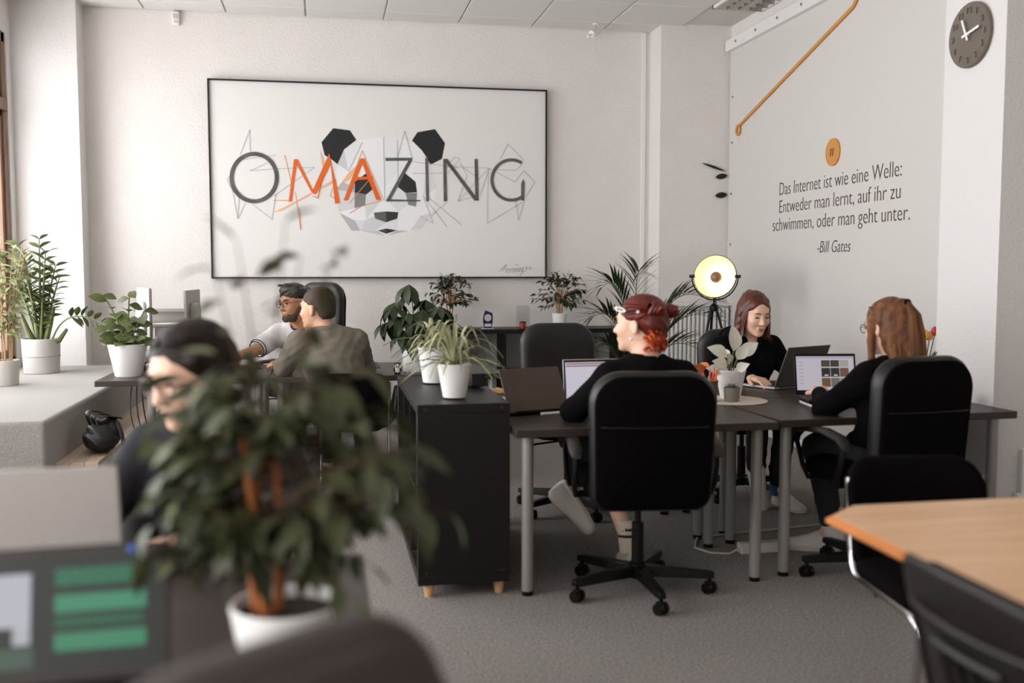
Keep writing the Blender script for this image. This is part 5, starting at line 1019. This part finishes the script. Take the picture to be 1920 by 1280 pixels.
# ---- big blurred ficus in the foreground
t = thing('potted_ficus', 'large blurred ficus with orange-brown trunks in the foreground', 'plant', (-.066, 1.57, .72))
pot(t, .065, .088, .135, ceramic)
trunks = [bez((-.045, 0, .11), (-.06, .02, .25), (-.03, .0, .36), 6), bez((-.015, .01, .11), (.0, 0, .25), (-.015, .0, .36), 6), bez((-.03, -.02, .11), (-.04, -.03, .25), (-.06, -.02, .4), 6)]
for q in trunks: MB().tube(q, [.0095 - .0007*k for k in range(7)], 8).build('trunk', bark_or, t)
ml = [leaf('ficus_leaf', L, W, G_fg, .3, dr, 5, .42) for L, W, dr in ((.074, .029, .5), (.064, .026, .25), (.08, .031, .8))]
tips = [(-.10, .0, .66), (-.06, -.06, .7), (.03, .05, .68), (.01, -.05, .73), (.085, -.02, .69), (.07, .0, .66), (-.16, -.04, .5), (.13, 0, .5), (-.08, -.03, .5), (-.1, .05, .47), (-.06, 0, .53), (-.12, -.05, .43), (-.1, 0, .53), (-.13, .03, .47), (-.09, -.06, .45)]
for k in range(100):
    a = rnd.uniform(0, 2*PI); r = rnd.uniform(.3, 1)**.5; px = .2*r*math.cos(a); tips.append((px + .0, rnd.uniform(-.12, .12), .365 + .15*r*math.sin(a)))
tips += [(.2, -.02, .26), (.26, -.03, .27), (-.19, -.05, .28), (-.21, 0, .22), (.13, -.05, .2), (-.13, .05, .2), (.1, -.08, .16), (.07, -.05, .22), (-.17, -.08, .33), (.16, .02, .34)]
nleaf = 0; extra = MB(); EXV = {me.name: ([tuple(v.co) for v in me.vertices], [tuple(p.vertices) for p in me.polygons]) for me in ml}
rnd.shuffle(tips)
for q in tips:
    q = Vector(q); st = Vector((rnd.uniform(-.05, -.01), rnd.uniform(-.02, .02), min(.36, max(.22, q.z - .12)))); mid = st.lerp(q, .5) + Vector((0, 0, .05 if q.z < .55 else .01))
    pth = bez(st, mid, q, 6); MB().tube(pth, [.0026 - .0003*k for k in range(7)], 5).build('twig', mat('twig_brown', '#4f3a22', .8), t)
    for k in (2, 3, 4, 5, 6):
        if q.z > .6 and k < 5 and rnd.random() < .55: continue
        d = (pth[k] - pth[k-1]).normalized(); sd = d.cross(Vector((0, 0, 1))).normalized()*rnd.choice((-1, 1)); v = d*.6 + sd*rnd.uniform(.3, .9) + Vector((rnd.uniform(-.3, .3), rnd.uniform(-.3, .3), rnd.uniform(-.9, -.1)))
        if nleaf < 298: put_leaf(t, rnd.choice(ml), pth[k], v, rnd.uniform(.75, 1.1), rnd.uniform(-.6, .6)); nleaf += 1
        else:
            extra.M = mtx(pth[k], v, up_for(v), rnd.uniform(.75, 1.1)) @ Matrix.Rotation(rnd.uniform(-.6, .6), 4, 'Y'); extra.add(*EXV[rnd.choice(ml).name])
tag(extra.build('leaves', G_fg, t, smooth=80), kind='stuff')

# ---- spider plants on the room-dividing shelf
def spider(label, loc, n, seed, reach=.24, r0=.05, r1=.075, h=.145):
    R_ = random.Random(seed); t = thing('spider_plant', label, 'plant', loc, 0, 'spider plants on the cube shelf'); pot(t, r0, r1, h, ceramic)
    for k in range(n):
        a = 2*PI*k/n*2.618 + R_.uniform(-.2, .2); L = reach*R_.uniform(.55, 1.15); hgt = R_.uniform(.03, .2)*(1.2 if L < reach*.8 else .8)
        d = Vector((math.cos(a), math.sin(a), 0)); p0 = d*.012 + Vector((0, 0, h - .02)); p1 = d*L*.4 + Vector((0, 0, h + hgt*1.3)); p2 = d*L + Vector((0, 0, h + hgt*.5 - L*R_.uniform(.05, .6)))
        pts = bez(p0, p1, p2, 9); s = d.cross(Vector((0, 0, 1))); v = []; f = []
        for i, p in enumerate(pts):
            w = .0065*math.sin(PI*(.12 + .88*i/9))**.6 + .001; v += [p - s*w + Vector((0, 0, .004)), p, p + s*w + Vector((0, 0, .004))]
        for i in range(9): q = 3*i; f += [(q, q+1, q+4, q+3), (q+1, q+2, q+5, q+4)]
        MB().add(v, f).build('leaf', G_spider, t, smooth=80)
    return t
spider('striped spider plant in white pot at the near end of the black shelf', (.545, 4.205, .83), 46, 4)
spider('striped spider plant in white pot behind the nearer spider plant', (.52, 4.78, .83), 34, 9, .22, .055, .078, .17)
# ---- braided money tree
t = thing('money_tree', 'braided money tree with palmate leaves in white pot on the far desk', 'plant', (.565, 6.36, .72)); pot(t, .074, .078, .14, ceramic)
for k in range(3): MB().tube([(.016*math.cos(2.1*k + q*1.1), .016*math.sin(2.1*k + q*1.1), .11 + .022*q) for q in range(9)], .013, 8).build('trunk', bark_or, t)
pm = [leaf('palmate_leaflet', L, W, G_dark, .2, dr, 6, .58) for L, W, dr in ((.15, .055, .9), (.12, .045, .6), (.17, .06, 1.2))]
for hx, hy, hz in ((-.13, -.05, .42), (-.04, -.08, .38), (.05, -.06, .40), (.13, -.05, .40), (.18, .0, .36), (-.02, .05, .5), (-.17, .0, .32), (.08, .05, .46), (-.1, .06, .45), (-.08, -.1, .27), (.02, -.1, .3), (.1, -.08, .3), (-.03, .0, .56), (-.05, -.12, .33), (.16, -.08, .42), (.06, -.1, .36), (-.12, -.08, .36), (.0, -.12, .24)):
    c_ = Vector((hx, hy, hz)); MB().tube(bez((0, 0, .27), (hx*.3, hy*.3, hz - .02), c_), .003, 5).build('petiole', stem_g, t)
    o_ = c_.copy(); o_.z = 0; o_ = o_.normalized() if o_.length > .02 else Vector((0, -1, 0))
    for k in range(6):
        a = -1.9 + 3.8*k/5; d = Matrix.Rotation(a, 3, 'Z') @ o_; put_leaf(t, rnd.choice(pm), c_, d + Vector((0, 0, -.45)), rnd.uniform(.85, 1.15), rnd.uniform(-.3, .3))
# ---- two small fig trees on the far shelf
def fig(label, loc, seed, r, hgt, cx0=0, z0=.2):
    R_ = random.Random(seed); t = thing('small_fig_tree', label, 'plant', loc, 0, 'small fig trees on the far shelf'); pot(t, .055, .066, .13, ceramic)
    lm_ = [leaf('fig_leaf', .068, .027, G_dark, .3, dr, 4, .42) for dr in (.3, .8)]
    for k in range(6): a = k*1.05; MB().tube(bez((.02*math.cos(a), .02*math.sin(a), .1), (.03*math.cos(a + 1), .03*math.sin(a + 1), .2), (.05*math.cos(a), .05*math.sin(a), .28), 5), .005, 6).build('stem', bark, t)
    n = 0
    for k in range(58):
        a = R_.uniform(0, 2*PI); el = R_.uniform(-.45, 1.25); rr = R_.uniform(.65, 1.0)
        q = Vector((cx0 + r*rr*math.cos(a)*math.cos(el), r*.9*rr*math.sin(a)*math.cos(el), z0 + .08 + hgt*rr*math.sin(el)))
        pth = bez((0, 0, .22), Vector((q.x*.4, q.y*.4, q.z + .02)), q, 5); MB().tube(pth, .0018, 4).build('twig', bark, t)
        for i in (2, 3, 4, 5, 5):
            if n >= 288: break
            d = (pth[i] - pth[i-1]).normalized(); put_leaf(t, R_.choice(lm_), pth[i], d + Vector((R_.uniform(-.8, .8), R_.uniform(-.8, .8), R_.uniform(-.9, .2))), R_.uniform(.7, 1.05), R_.uniform(-.8, .8)); n += 1
    return t
fig('small fig tree on the far shelf beside the blue award', (1.06, 8.45, .862), 5, .21, .22)
fig('round-crowned small fig tree behind the empty swivel chair', (2.03, 8.45, .862), 8, .25, .23)
# ---- plants at the window
t = thing('zz_plant', 'glossy plant with thick stems in grey pot on the window bench', 'plant', (-2.1, 7.93, .6)); pot(t, .125, .135, .26, mat('grey_pot', '#b9b6b2', .6), .008)
MB().lathe([(.131, .125), (.1335, .126), (.1335, .134), (.1315, .135)], 36).build('pot_band', mat('grey_pot_band', '#a5a29e', .6), t)
zl = leaf('zz_leaf', .11, .055, G_mid, .25, .3, 5, .5)
for k, (x, y, z) in enumerate(((-.1, -.1, .95), (.08, -.1, .9), (.0, .05, 1.0), (-.18, .0, .75), (.16, -.05, .72), (-.05, -.12, .7), (.1, .08, .8), (-.12, .1, .85), (.06, -.15, .55), (.56, -.35, .36))):
    pth = bez((x*.15, y*.15, .22), (x*.35, y*.35, z*.62 if k < 9 else .56), (x, y, z), 12); MB().tube(pth, [.017 - .0011*i for i in range(13)] if k < 9 else [.007 - .0003*i for i in range(13)], 8).build('stem', stem_g, t)
    for i in range(5 if k < 9 else 6, 13):
        for s in (-1, 1):
            d = (pth[i] - pth[i-1]).normalized(); sd = d.cross(Vector((.3, 1, .2))).normalized()*s; put_leaf(t, zl, pth[i], d*.7 + sd, rnd.uniform(.8, 1.1), rnd.uniform(-.5, .5))
for x, y, z in ((.12, -.08, .5), (.2, -.06, .33), (-.1, -.12, .45)): MB().tube([(x*.3, y*.3, .22), (x*.7, y*.7, z*.75), (x, y, z)], [.022, .02, .012], 8).build('cut_stem', stem_g, t)
t = thing('slender_ficus', 'slender many-stemmed plant with pale leaves at the left edge', 'plant', (-2.12, 7.12, .6)); pot(t, .085, .095, .17, mat('taupe_pot', '#bdb8b1', .6), .008)
sl = leaf('slender_leaf', .095, .034, G_light, .3, .5, 5, .4); n = 0
for k in range(11):
    a = k*2.4; x, y = .05*math.cos(a), .05*math.sin(a); tx, ty, tz = x*2.4 + rnd.uniform(-.05, .05), y*2.4 + rnd.uniform(-.06, .06), rnd.uniform(.8, 1.1)
    pth = bez((x, y, .14), (x, y, tz*.6), (tx, ty, tz), 14); MB().tube(pth, .0035, 6).build('stem', mat('pale_stem', '#b3946c', .8), t)
    for i in range(4, 15):
        for _ in range(3):
            if n < 290: put_leaf(t, sl, pth[i], Vector((rnd.uniform(-1, 1), rnd.uniform(-1, 1), rnd.uniform(-.5, .5))), rnd.uniform(.7, 1.1), rnd.uniform(-.5, .5)); n += 1
t = thing('rubber_plant', 'young round-leaved rubber plant in white pot on the desk corner', 'plant', (-1.2, 6.42, .72)); pot(t, .08, .118, .2, ceramic, .008)
rl = leaf('round_leaf', .11, .07, G_mid, .2, .4, 6, .5)
for k, (x, y, z) in enumerate(((.02, .0, .52), (-.14, .02, .50), (.1, .02, .4), (-.05, -.05, .36), (.06, -.06, .3), (-.1, .0, .3))):
    pth = bez((x*.1, y*.1, .17), (x*.3, y*.3, z*.7), (x, y, z), 8); MB().tube(pth, .005, 6).build('stem', stem_g, t)
    for i in range(2, 9):
        a = i*2.2 + k; put_leaf(t, rl, pth[i], Vector((math.cos(a), math.sin(a)*.6, rnd.uniform(-.3, .4))), rnd.uniform(.7, 1.15), 0, (rnd.uniform(-.3, .3), -.9, .8))
for k in range(13): a = k*.5; put_leaf(t, rl, (.05*math.cos(a), .05*math.sin(a), .2), Vector((math.cos(a), math.sin(a), .15 + .2*(k % 3))), 1.1, 0, (0, -.6, .8))
# ---- palm behind the red-haired person
t = thing('areca_palm', 'feathery palm in dark pot in front of the radiator', 'plant', (2.42, 7.5, 0)); pot(t, .13, .17, .3, blackpl, .01)
pl_ = leaf('palm_leaflet', .26, .02, G_dark, .3, .5, 5, .35)
for k, (mx_, my_, mz_, x, y, z) in enumerate(((-.08, -.05, 1.45, -.3, -.1, 1.24), (.18, 0, 1.45, .62, -.1, 1.1), (.2, -.1, 1.2, .62, -.15, .98), (.15, -.1, 1.0, .5, -.2, .72), (-.15, -.1, 1.2, -.4, -.15, 1.0), (-.2, -.1, 1.0, -.42, -.2, .72), (-.1, -.2, .9, -.32, -.3, .55), (.02, .1, 1.5, .1, .2, 1.35))):
    pth = bez((mx_*.1, my_*.1, .28), (mx_, my_, mz_), (x, y, z), 22); MB().tube(pth, [.008 - .0003*i for i in range(23)], 6).build('frond_stalk', stem_g, t)
    for i in range(6, 23):
        d = (pth[i] - pth[i-1]).normalized(); sd = d.cross(Vector((0, 0, 1))).normalized()
        for s in (-1, 1):
            put_leaf(t, pl_, pth[i], d*.8 + sd*s*.55 + Vector((0, 0, rnd.uniform(.1, .55))), .62 + .5*math.sin(PI*(i - 5)/18), 0)
# ---- pale-leaved plant, succulent and tulips on the desks
tag(MB().lathe([(0, 0), (.172, 0), (.175, .003), (.172, .006), (0, .006)], 48, (2.0, 4.62, .7205)).build('placemat', mat('woven_placemat', '#d4c8b8', .85, var=.15, vscale=120, bump=.5, bscale=260)), 'round cream woven placemat under the small pots', 'placemat')
t = thing('pale_leaf_plant', 'pale creamy-leaved plant in white tapered pot on the placemat', 'plant', (2.02, 4.69, .7265)); pot(t, .05, .077, .145, ceramic)
cl = leaf('pale_leaf', .14, .085, G_pale, .25, .5, 7, .42)
for (x, y, z), d, s, ro in (((-.03, -.02, .22), (-.9, -.2, .45), 1.0, .5), ((.01, -.01, .24), (.15, .1, 1), 1.25, 1.2), ((.04, -.02, .22), (.75, -.3, .6), 1.0, -.5), ((.02, -.03, .2), (.35, -.5, .75), .9, 0), ((-.02, -.04, .18), (-.25, -.6, .5), .7, 0), ((-.03, -.03, .17), (-.8, -.4, .3), .85, .4), ((.01, -.05, .15), (.2, -.7, .3), .75, 0), ((-.05, -.02, .14), (-.9, -.3, .25), .85, .2), ((.0, .03, .2), (-.3, .8, .6), .9, 0)):
    MB().tube(bez((x*.2, y*.2, .12), (x*.5, y*.5, z*.8), (x, y, z), 5), .003, 5).build('petiole', stem_g, t); put_leaf(t, cl, (x, y, z), d, s*.82, 0, (.0 + ro*.3, -1, .35))
t = thing('potted_succulent', 'small grey-green succulent in concrete pot on the placemat', 'plant', (1.975, 4.565, .7265)); pot(t, .036, .04, .07, mat('concrete_pot', '#857b70', .85, bump=.2, bscale=150), .005)
sm_ = leaf('succulent_leaf', .045, .014, G_grey, .5, -.6, 4, .35)
for k in range(22): a = k*2.4; e = .15 + .05*k; put_leaf(t, sm_, (0, 0, .06), Vector((math.cos(a), math.sin(a), e)), 1 - k*.015, 0)
t = thing('tulip_vase', 'glass vase with red and yellow tulips in the nook behind the pillar', 'vase', (3.165, 4.8, .72))
MB().lathe([(0, 0), (.035, 0), (.04, .01), (.042, .15), (.05, .17), (.046, .17), (.038, .15), (.036, .012), (0, .012)], 24).build('vase_body', mat('vase_glass', '#c9d0cc', .08, trans=.9), t)
tg = leaf('tulip_leaf', .2, .035, G_mid, .3, .5, 6, .35)
for k, (x, y, z, c_) in enumerate(((-.05, -.02, .26, '#c2403a'), (-.005, -.03, .285, '#dba53c'), (.025, -.02, .275, '#e0a268'), (.055, -.02, .30, '#c43a44'), (-.03, .03, .25, '#cf5a48'))):
    MB().tube(bez((x*.2, y*.2, .02), (x*.5, y*.5, .15), (x, y, z), 6), .003, 5).build('stem', stem_g, t)
    MB().lathe([(0, 0), (.012, .003), (.019, .016), (.018, .032), (.011, .046), (.003, .052), (0, .052)], 12, (x, y, z)).build('tulip_head', mat('tulip_%d' % k, c_, .5), t)
for a in (0, 1.3, 2.6, 3.9, 5.2): put_leaf(t, tg, (.015*math.cos(a), .015*math.sin(a), .1), Vector((math.cos(a)*.4, math.sin(a)*.4, 1)), 1, 0)

# ================================================================ tripod lamp
t = thing('tripod_lamp', 'black tripod studio lamp with glowing gold dish beside the banner', 'lamp', (2.895, 7.05, 0)); P = Vector((2.895, 7.05, 0)); LC_ = Vector((-.01, -.03, 1.325))
for k, (x, y) in enumerate(((-.3, -.12), (.28, -.16), (.02, .3))): MB().cyl((x, y, 0), (x*.06, y*.06 + .01, 1.09), .008, .01, 10).build('tripod_leg', blackpl, t)
m_ = MB(); m_.lathe([(0, 1.06), (.03, 1.06), (.034, 1.075), (.034, 1.1), (.02, 1.115), (.009, 1.12), (.009, 1.16), (0, 1.16)], 16, (0, 0, 0)); m_.build('tripod_head', blackpl, t)
ax = Vector((-.6, -.76, .2)).normalized(); Rl = frame(ax); sidev = Rl.col[0]
yk = []
for k in range(17):
    a = PI + PI*k/16; yk.append(LC_ + Vector(sidev)*(.178*math.cos(a)) + Vector((0, 0, .178*math.sin(a))))
MB().tube(yk, .005, 8).build('yoke', blackpl, t)
for s in (-1, 1): MB().cyl(LC_ + sidev*(s*.155), LC_ + sidev*(s*.195), .012, n=12).build('yoke_knob', blackpl, t)
RL = Matrix((Rl.col[0], Rl.col[2], Rl.col[1])).transposed(); RL.col[1] = -RL.col[1]
prof = [(.16*math.sin(u), -.1*math.cos(u)) for u in [PI/2*k/10 for k in range(11)]]
d_ = MB().lathe([(max(r, .0), z) for r, z in prof], 40, LC_, RL, False); dish = d_.build('dish_inside', mat('dish_gold_white', '#efdcb6', .45, .1), t, smooth=60)
d_ = MB().lathe([(r*1.02 + .002, z - .004) for r, z in prof], 40, LC_, RL, False); d_.build('dish_outside', blackpl, t, smooth=60)
bw = LC_ + ax*(-.035)
MB().cyl(LC_ - ax*.1, LC_ - ax*.055, .02, .018, 16).build('bulb_socket', mat('brass', '#b07a35', .3, .9), t)
MB().ell(bw, .042, 20, 14).build('bulb', mat('bulb_glow', '#fff1d6', .4, emit=34, ecol='#ffdcae'), t)
cp = MB(); cp.lathe([(.0442*math.cos(u), .0442*math.sin(u)) for u in [-.1 + (PI/2 + .1)*k/8 for k in range(9)]], 24, bw, RL); cp.build('mirror_cap', mat('mirror_cap', '#8a7058', .4, .15), t, smooth=60)
MB().tube([(.02, .02, 1.2), (.03, .03, 1.1), (.06, .06, .8), (.09, .1, .4), (.15, .2, .02)], .004, 6).build('power_cord', blackpl, t)

# ================================================================ small things
# award and jar on the far shelf
t = thing('award_plaque', 'blue glass award plaque with round emblem on the far shelf', 'award', (1.385, 8.42, .862))
MB().b2((-.055, -.02, 0), (.055, .03, .008)).build('base', mat('award_base', '#c9c7c4', .2), t, bevel=.002)
ol = [(-.032, 0), (.032, 0), (.042, .05), (.044, .09), (.04, .13), (-.022, .155), (-.04, .1), (-.042, .06)]
m_ = MB(); m_.M = Matrix.Translation((0, 0, .008)) @ Matrix.Rotation(PI/2, 4, 'X'); m_.prism(ol, -.006, .006); m_.build('blue_glass', mat('award_blue', '#1d2a52', .15), t)
m_ = MB(); m_.cyl((0, -.0065, .098), (0, -.009, .098), .03, n=28); eo = m_.build('emblem', mat('award_silver', '#d5d2cc', .35), t)
MB().b2((-.028, -.009, .022), (.028, -.0065, .046)).build('inscription_plate', mat('award_silver', '#d5d2cc', .35), t)
MB().tube([(.014*math.cos(a), -.0095, .098 + .014*math.sin(a)) for a in [2*PI*k/16 for k in range(16)]], .0018, 5, True).build('emblem_ring', mat('award_grey', '#7a7c80', .4), t)
t = thing('red_jar', 'small red jar with black lid inside a clear acrylic box', 'jar', (1.70, 8.45, .862))
MB().cyl((0, 0, .002), (0, 0, .05), .027, n=24).build('jar_body', mat('red_jar', '#b5281f', .4), t); MB().cyl((0, 0, .05), (0, 0, .06), .028, n=24).build('lid', blackpl, t)
t = thing('acrylic_box', 'clear acrylic display box standing over the red jar', 'display box', (1.70, 8.45, .862))
for a, b in (((-.052, -.052, 0), (-.05, .052, .2)), ((.05, -.052, 0), (.052, .052, .2)), ((-.052, -.052, 0), (.052, -.05, .2)), ((-.052, .05, 0), (.052, .052, .2)), ((-.052, -.052, .198), (.052, .052, .2))): MB().b2(a, b).build('pane', glass, t)
# toy panda planter
t = thing('toy_panda_planter', 'tiny black and white panda planter beside the money tree', 'figurine', (.445, 6.22, .72)); wc = mat('toy_white', '#dedad4', .5)
MB().ell((0, 0, .022), (.02, .018, .022)).build('body', wc, t); ho = MB().ell((0, -.004, .05), (.017, .015, .014)).build('head', wc, t)
for s in (-1, 1):
    MB().ell((.013*s, -.002, .062), .006, 10, 8).build('ear', blackpl, ho); MB().ell((.007*s, -.017, .052), (.004, .003, .005), 8, 6).build('eye_patch', blackpl, ho); MB().ell((.019*s, -.006, .026), (.007, .008, .013), 10, 8).build('arm', blackpl, t); MB().ell((.012*s, -.014, .006), (.009, .013, .007), 10, 8).build('foot', blackpl, t)
tl = leaf('tiny_leaf', .02, .01, G_dark, .3, .3, 4, .5)
for k in range(9): a = k*.7; put_leaf(t, tl, (0, 0, .062), Vector((math.cos(a), math.sin(a), .6)), 1, 0)
# speaker box, stylus, papers, woven mat
t = thing('speaker_box', 'small black speaker box on the cube shelf behind the spider plant', 'speaker', (.69, 4.62, .83), .15)
MB().b2((-.035, -.08, 0), (.035, .08, .062)).build('cabinet', blackpl, t, bevel=.004); MB().b2((-.03, -.082, .006), (.03, -.0795, .056)).build('grille', mat('speaker_grille', '#1b1817', .9, bump=.5, bscale=600), t)
tag(MB().cyl((.955, 4.325, .7265), (1.075, 4.36, .7265), .0062, n=12).build('stylus', white_m, bevel=.001), 'white stylus lying in front of the brown laptop lid', 'stylus')
t = thing('woven_coasters', 'woven rattan tray mat at the far edge of the desk behind shelf', 'mat', (.95, 5.19, .72), .0)
for k in range(7): MB().b2((-.13, -.1 + .03*k, .001), (.13, -.1 + .03*k + .024, .009)).build('strip', rattan, t, bevel=.003)
for k in range(6): MB().b2((-.125 + .045*k, -.105, .008), (-.125 + .045*k + .02, .11, .012)).build('cross_strip', rattan, t)
tag(MB().b2((.79, 4.72, .7202), (.97, 4.98, .7215)).build('paper_sheet', mat('paper', '#d9d3ca', .8)), 'white paper sheet on the desk behind the black shelf', 'paper')
t = thing('leaflet', 'red and white folded leaflet beside the brown-lid laptop', 'leaflet', (.815, 4.66, .72), .5); MB().b2((-.03, -.045, 0), (.03, .045, .003)).build('cover', mat('leaflet_white', '#e0d8d2', .6), t); MB().b2((-.03, -.045, .003), (.03, -.02, .0036)).build('red_band', mat('leaflet_red', '#b3352a', .6), t)
# pen cup and pens
t = thing('pen_cup', 'dark mesh pen cup left of the pale-leaved plant', 'pen cup', (1.872, 4.60, .7265))
MB().lathe([(0, 0), (.036, 0), (.042, .1), (.04, .1), (.034, .004), (0, .004)], 24).build('cup', mat('smoke_plastic', '#6a5648', .3, alpha=None), t); MB().tube([(.042*math.cos(a), .042*math.sin(a), .1) for a in [2*PI*k/24 for k in range(24)]], .002, 6, True).build('rim', blackpl, t)
po = mat('orange_pen', '#d4531c', .4); pb = mat('light_blue_pen', '#8fb2c8', .4)
for k, (bx_, by_, tx_, ty_, hz, m1, w1) in enumerate(((.0, .01, .03, .02, .15, po, 'tallest orange'), (-.01, -.01, .034, -.01, .145, po, 'leaning orange'), (.015, -.012, .026, -.022, .14, po, 'front orange'), (-.016, .005, -.03, .01, .125, po, 'short leftmost orange'), (-.008, -.014, -.014, -.022, .11, pb, 'light blue'), (.01, .015, .012, .028, .138, po, 'rear orange'))):
    t = thing('pen', w1 + ' pen standing in the mesh pen cup', 'pen', (1.872, 4.60, .7305), 0, 'pens in the cup')
    MB().cyl((bx_, by_, 0), (tx_, ty_, hz), .0048, n=10).build('barrel', m1, t); d = Vector((tx_ - bx_, ty_ - by_, hz)).normalized(); e = Vector((tx_, ty_, hz)); MB().cyl(e, e + d*.012, .004, .0025, 8).build('tip', m1, t); MB().cyl(e - d*.04 + Vector((0, -.006, 0)), e + Vector((0, -.006, 0)), .0015, n=6).build('clip', m1, t)
# orange pouch behind the chair
t = thing('orange_pouch', 'orange fabric pouch standing on desk behind the red-haired person', 'pouch', (1.93, 5.08, .72)); om = mat('orange_fabric', '#d97a4a', .8, bump=.2, bscale=300)
rg = []
for z, r in ((0, .055), (.03, .075), (.08, .085), (.115, .078), (.14, .088)): rg.append([Vector((r*(1.25 + (.25 if z > .12 else 0)*math.cos(3*a))*math.cos(a), r*.7*math.sin(a), z + (.012*math.sin(5*a) if z > .1 else 0))) for a in [2*PI*k/28 for k in range(28)]])
MB().ring(rg, True, True, False).build('body', om, t); MB().tube([(.094*math.cos(a), .056*math.sin(a), .115) for a in [2*PI*k/24 for k in range(24)]], .004, 6, True).build('cord', om, t)
# power strip and cables
t = thing('power_strip', 'white power strip on the carpet between the silver desk legs', 'power strip', (2.085, 4.43, 0), .03)
MB().b2((-.12, -.03, 0), (.12, .03, .05)).build('housing', mat('power_white', '#d5cfc6', .5), t, bevel=.006); MB().b2((.07, -.0315, .02), (.105, -.0295, .034)).build('switch', blackpl, t)
for k in range(3): MB().cyl((-.07 + .055*k, 0, .049), (-.07 + .055*k, 0, .0515), .019, n=18).build('socket', mat('socket_white', '#c2bcb2', .5), t)
MB().tube([(-.12, .0, .025), (-.18, -.02, .008), (-.26, .02, .006), (-.3, .12, .006), (-.22, .28, .006), (.0, .33, .006), (.3, .36, .006), (.6, .4, .006)], .005, 6).build('cord', mat('power_white', '#d5cfc6', .5), t)
t = thing('cable_bundle', 'coil of black cables on the desk end at the pillar', 'cables', (3.09, 4.36, .72))
for k in range(4): MB().tube([(.035*math.cos(a + k), .03*math.sin(a + k), .012 + .014*k + .02*math.sin(a*1.0 + k)) for a in [2*PI*q/20 for q in range(20)]], .004, 6, True).build('cable_loop', blackpl, t)
MB().b2((-.03, -.02, 0), (.03, .02, .02)).build('adapter', blackpl, t, bevel=.004)
t = thing('hanging_cables', 'black cables hanging from the desk edge beside the window bench', 'cables', (-1.1, 6.3, 0))
for k in range(3): MB().tube(bez((-.06 + .03*k, .0, .68), (-.1 + .05*k, -.1, .35), (.12 + .06*k, -.15, .28 - .12*k), 10) + [Vector((.2 + .05*k, -.12, .003 + .004*k))], .004, 6).build('cable', blackpl, t)
for k in range(3): MB().tube([(-.09 + .06*k, .25, .725), (-.06 + .05*k, .18, .77 + .02*k), (.0 + .04*k, .24, .8), (.05, .32, .76 - .01*k)], .004, 6).build('cable', blackpl, t)
# bag on the wooden step
t = thing('handbag', 'dark handbag with loose straps on the wooden step by the bench', 'bag', (-1.25, 5.88, .349), 0, None, 1.25); bm_ = mat('dark_bag', '#1d1a1c', .45, bump=.3, bscale=120)
sdf_obj('body', [Ell((0, 0, .06), (.075, .13, .06), None, .03), Ell((.02, .04, .1), (.05, .07, .05), None, .04), Ell((-.01, -.06, .09), (.05, .05, .05), None, .03)], bm_, t, (0, 0, 0), .006, .004, 50)
for k in range(3): MB().tube(bez((-.03 + .02*k, -.06, .12), (-.08 + .03*k, -.13, .26 - .03*k), (.03 + .02*k, .06, .14), 10), .011, 6, flat=.35).build('strap', leather, t)
MB().tube(bez((.05, .02, .14), (.13, -.08, .1), (.105, -.1, -.25), 10), .01, 6, flat=.35).build('strap', leather, t)
# pens and keyboard on the men's desk
t = thing('desk_keyboard', 'slim dark keyboard on the desk left of the two men', 'keyboard', (-.62, 6.72, .72), .1)
MB().b2((-.2, -.06, 0), (.2, .06, .012)).build('case', darkpl, t, bevel=.004)
for r_ in range(4): MB().b2((-.19, -.05 + .027*r_, .012), (.19, -.028 + .027*r_, .016)).build('key_row', blackpl, t)
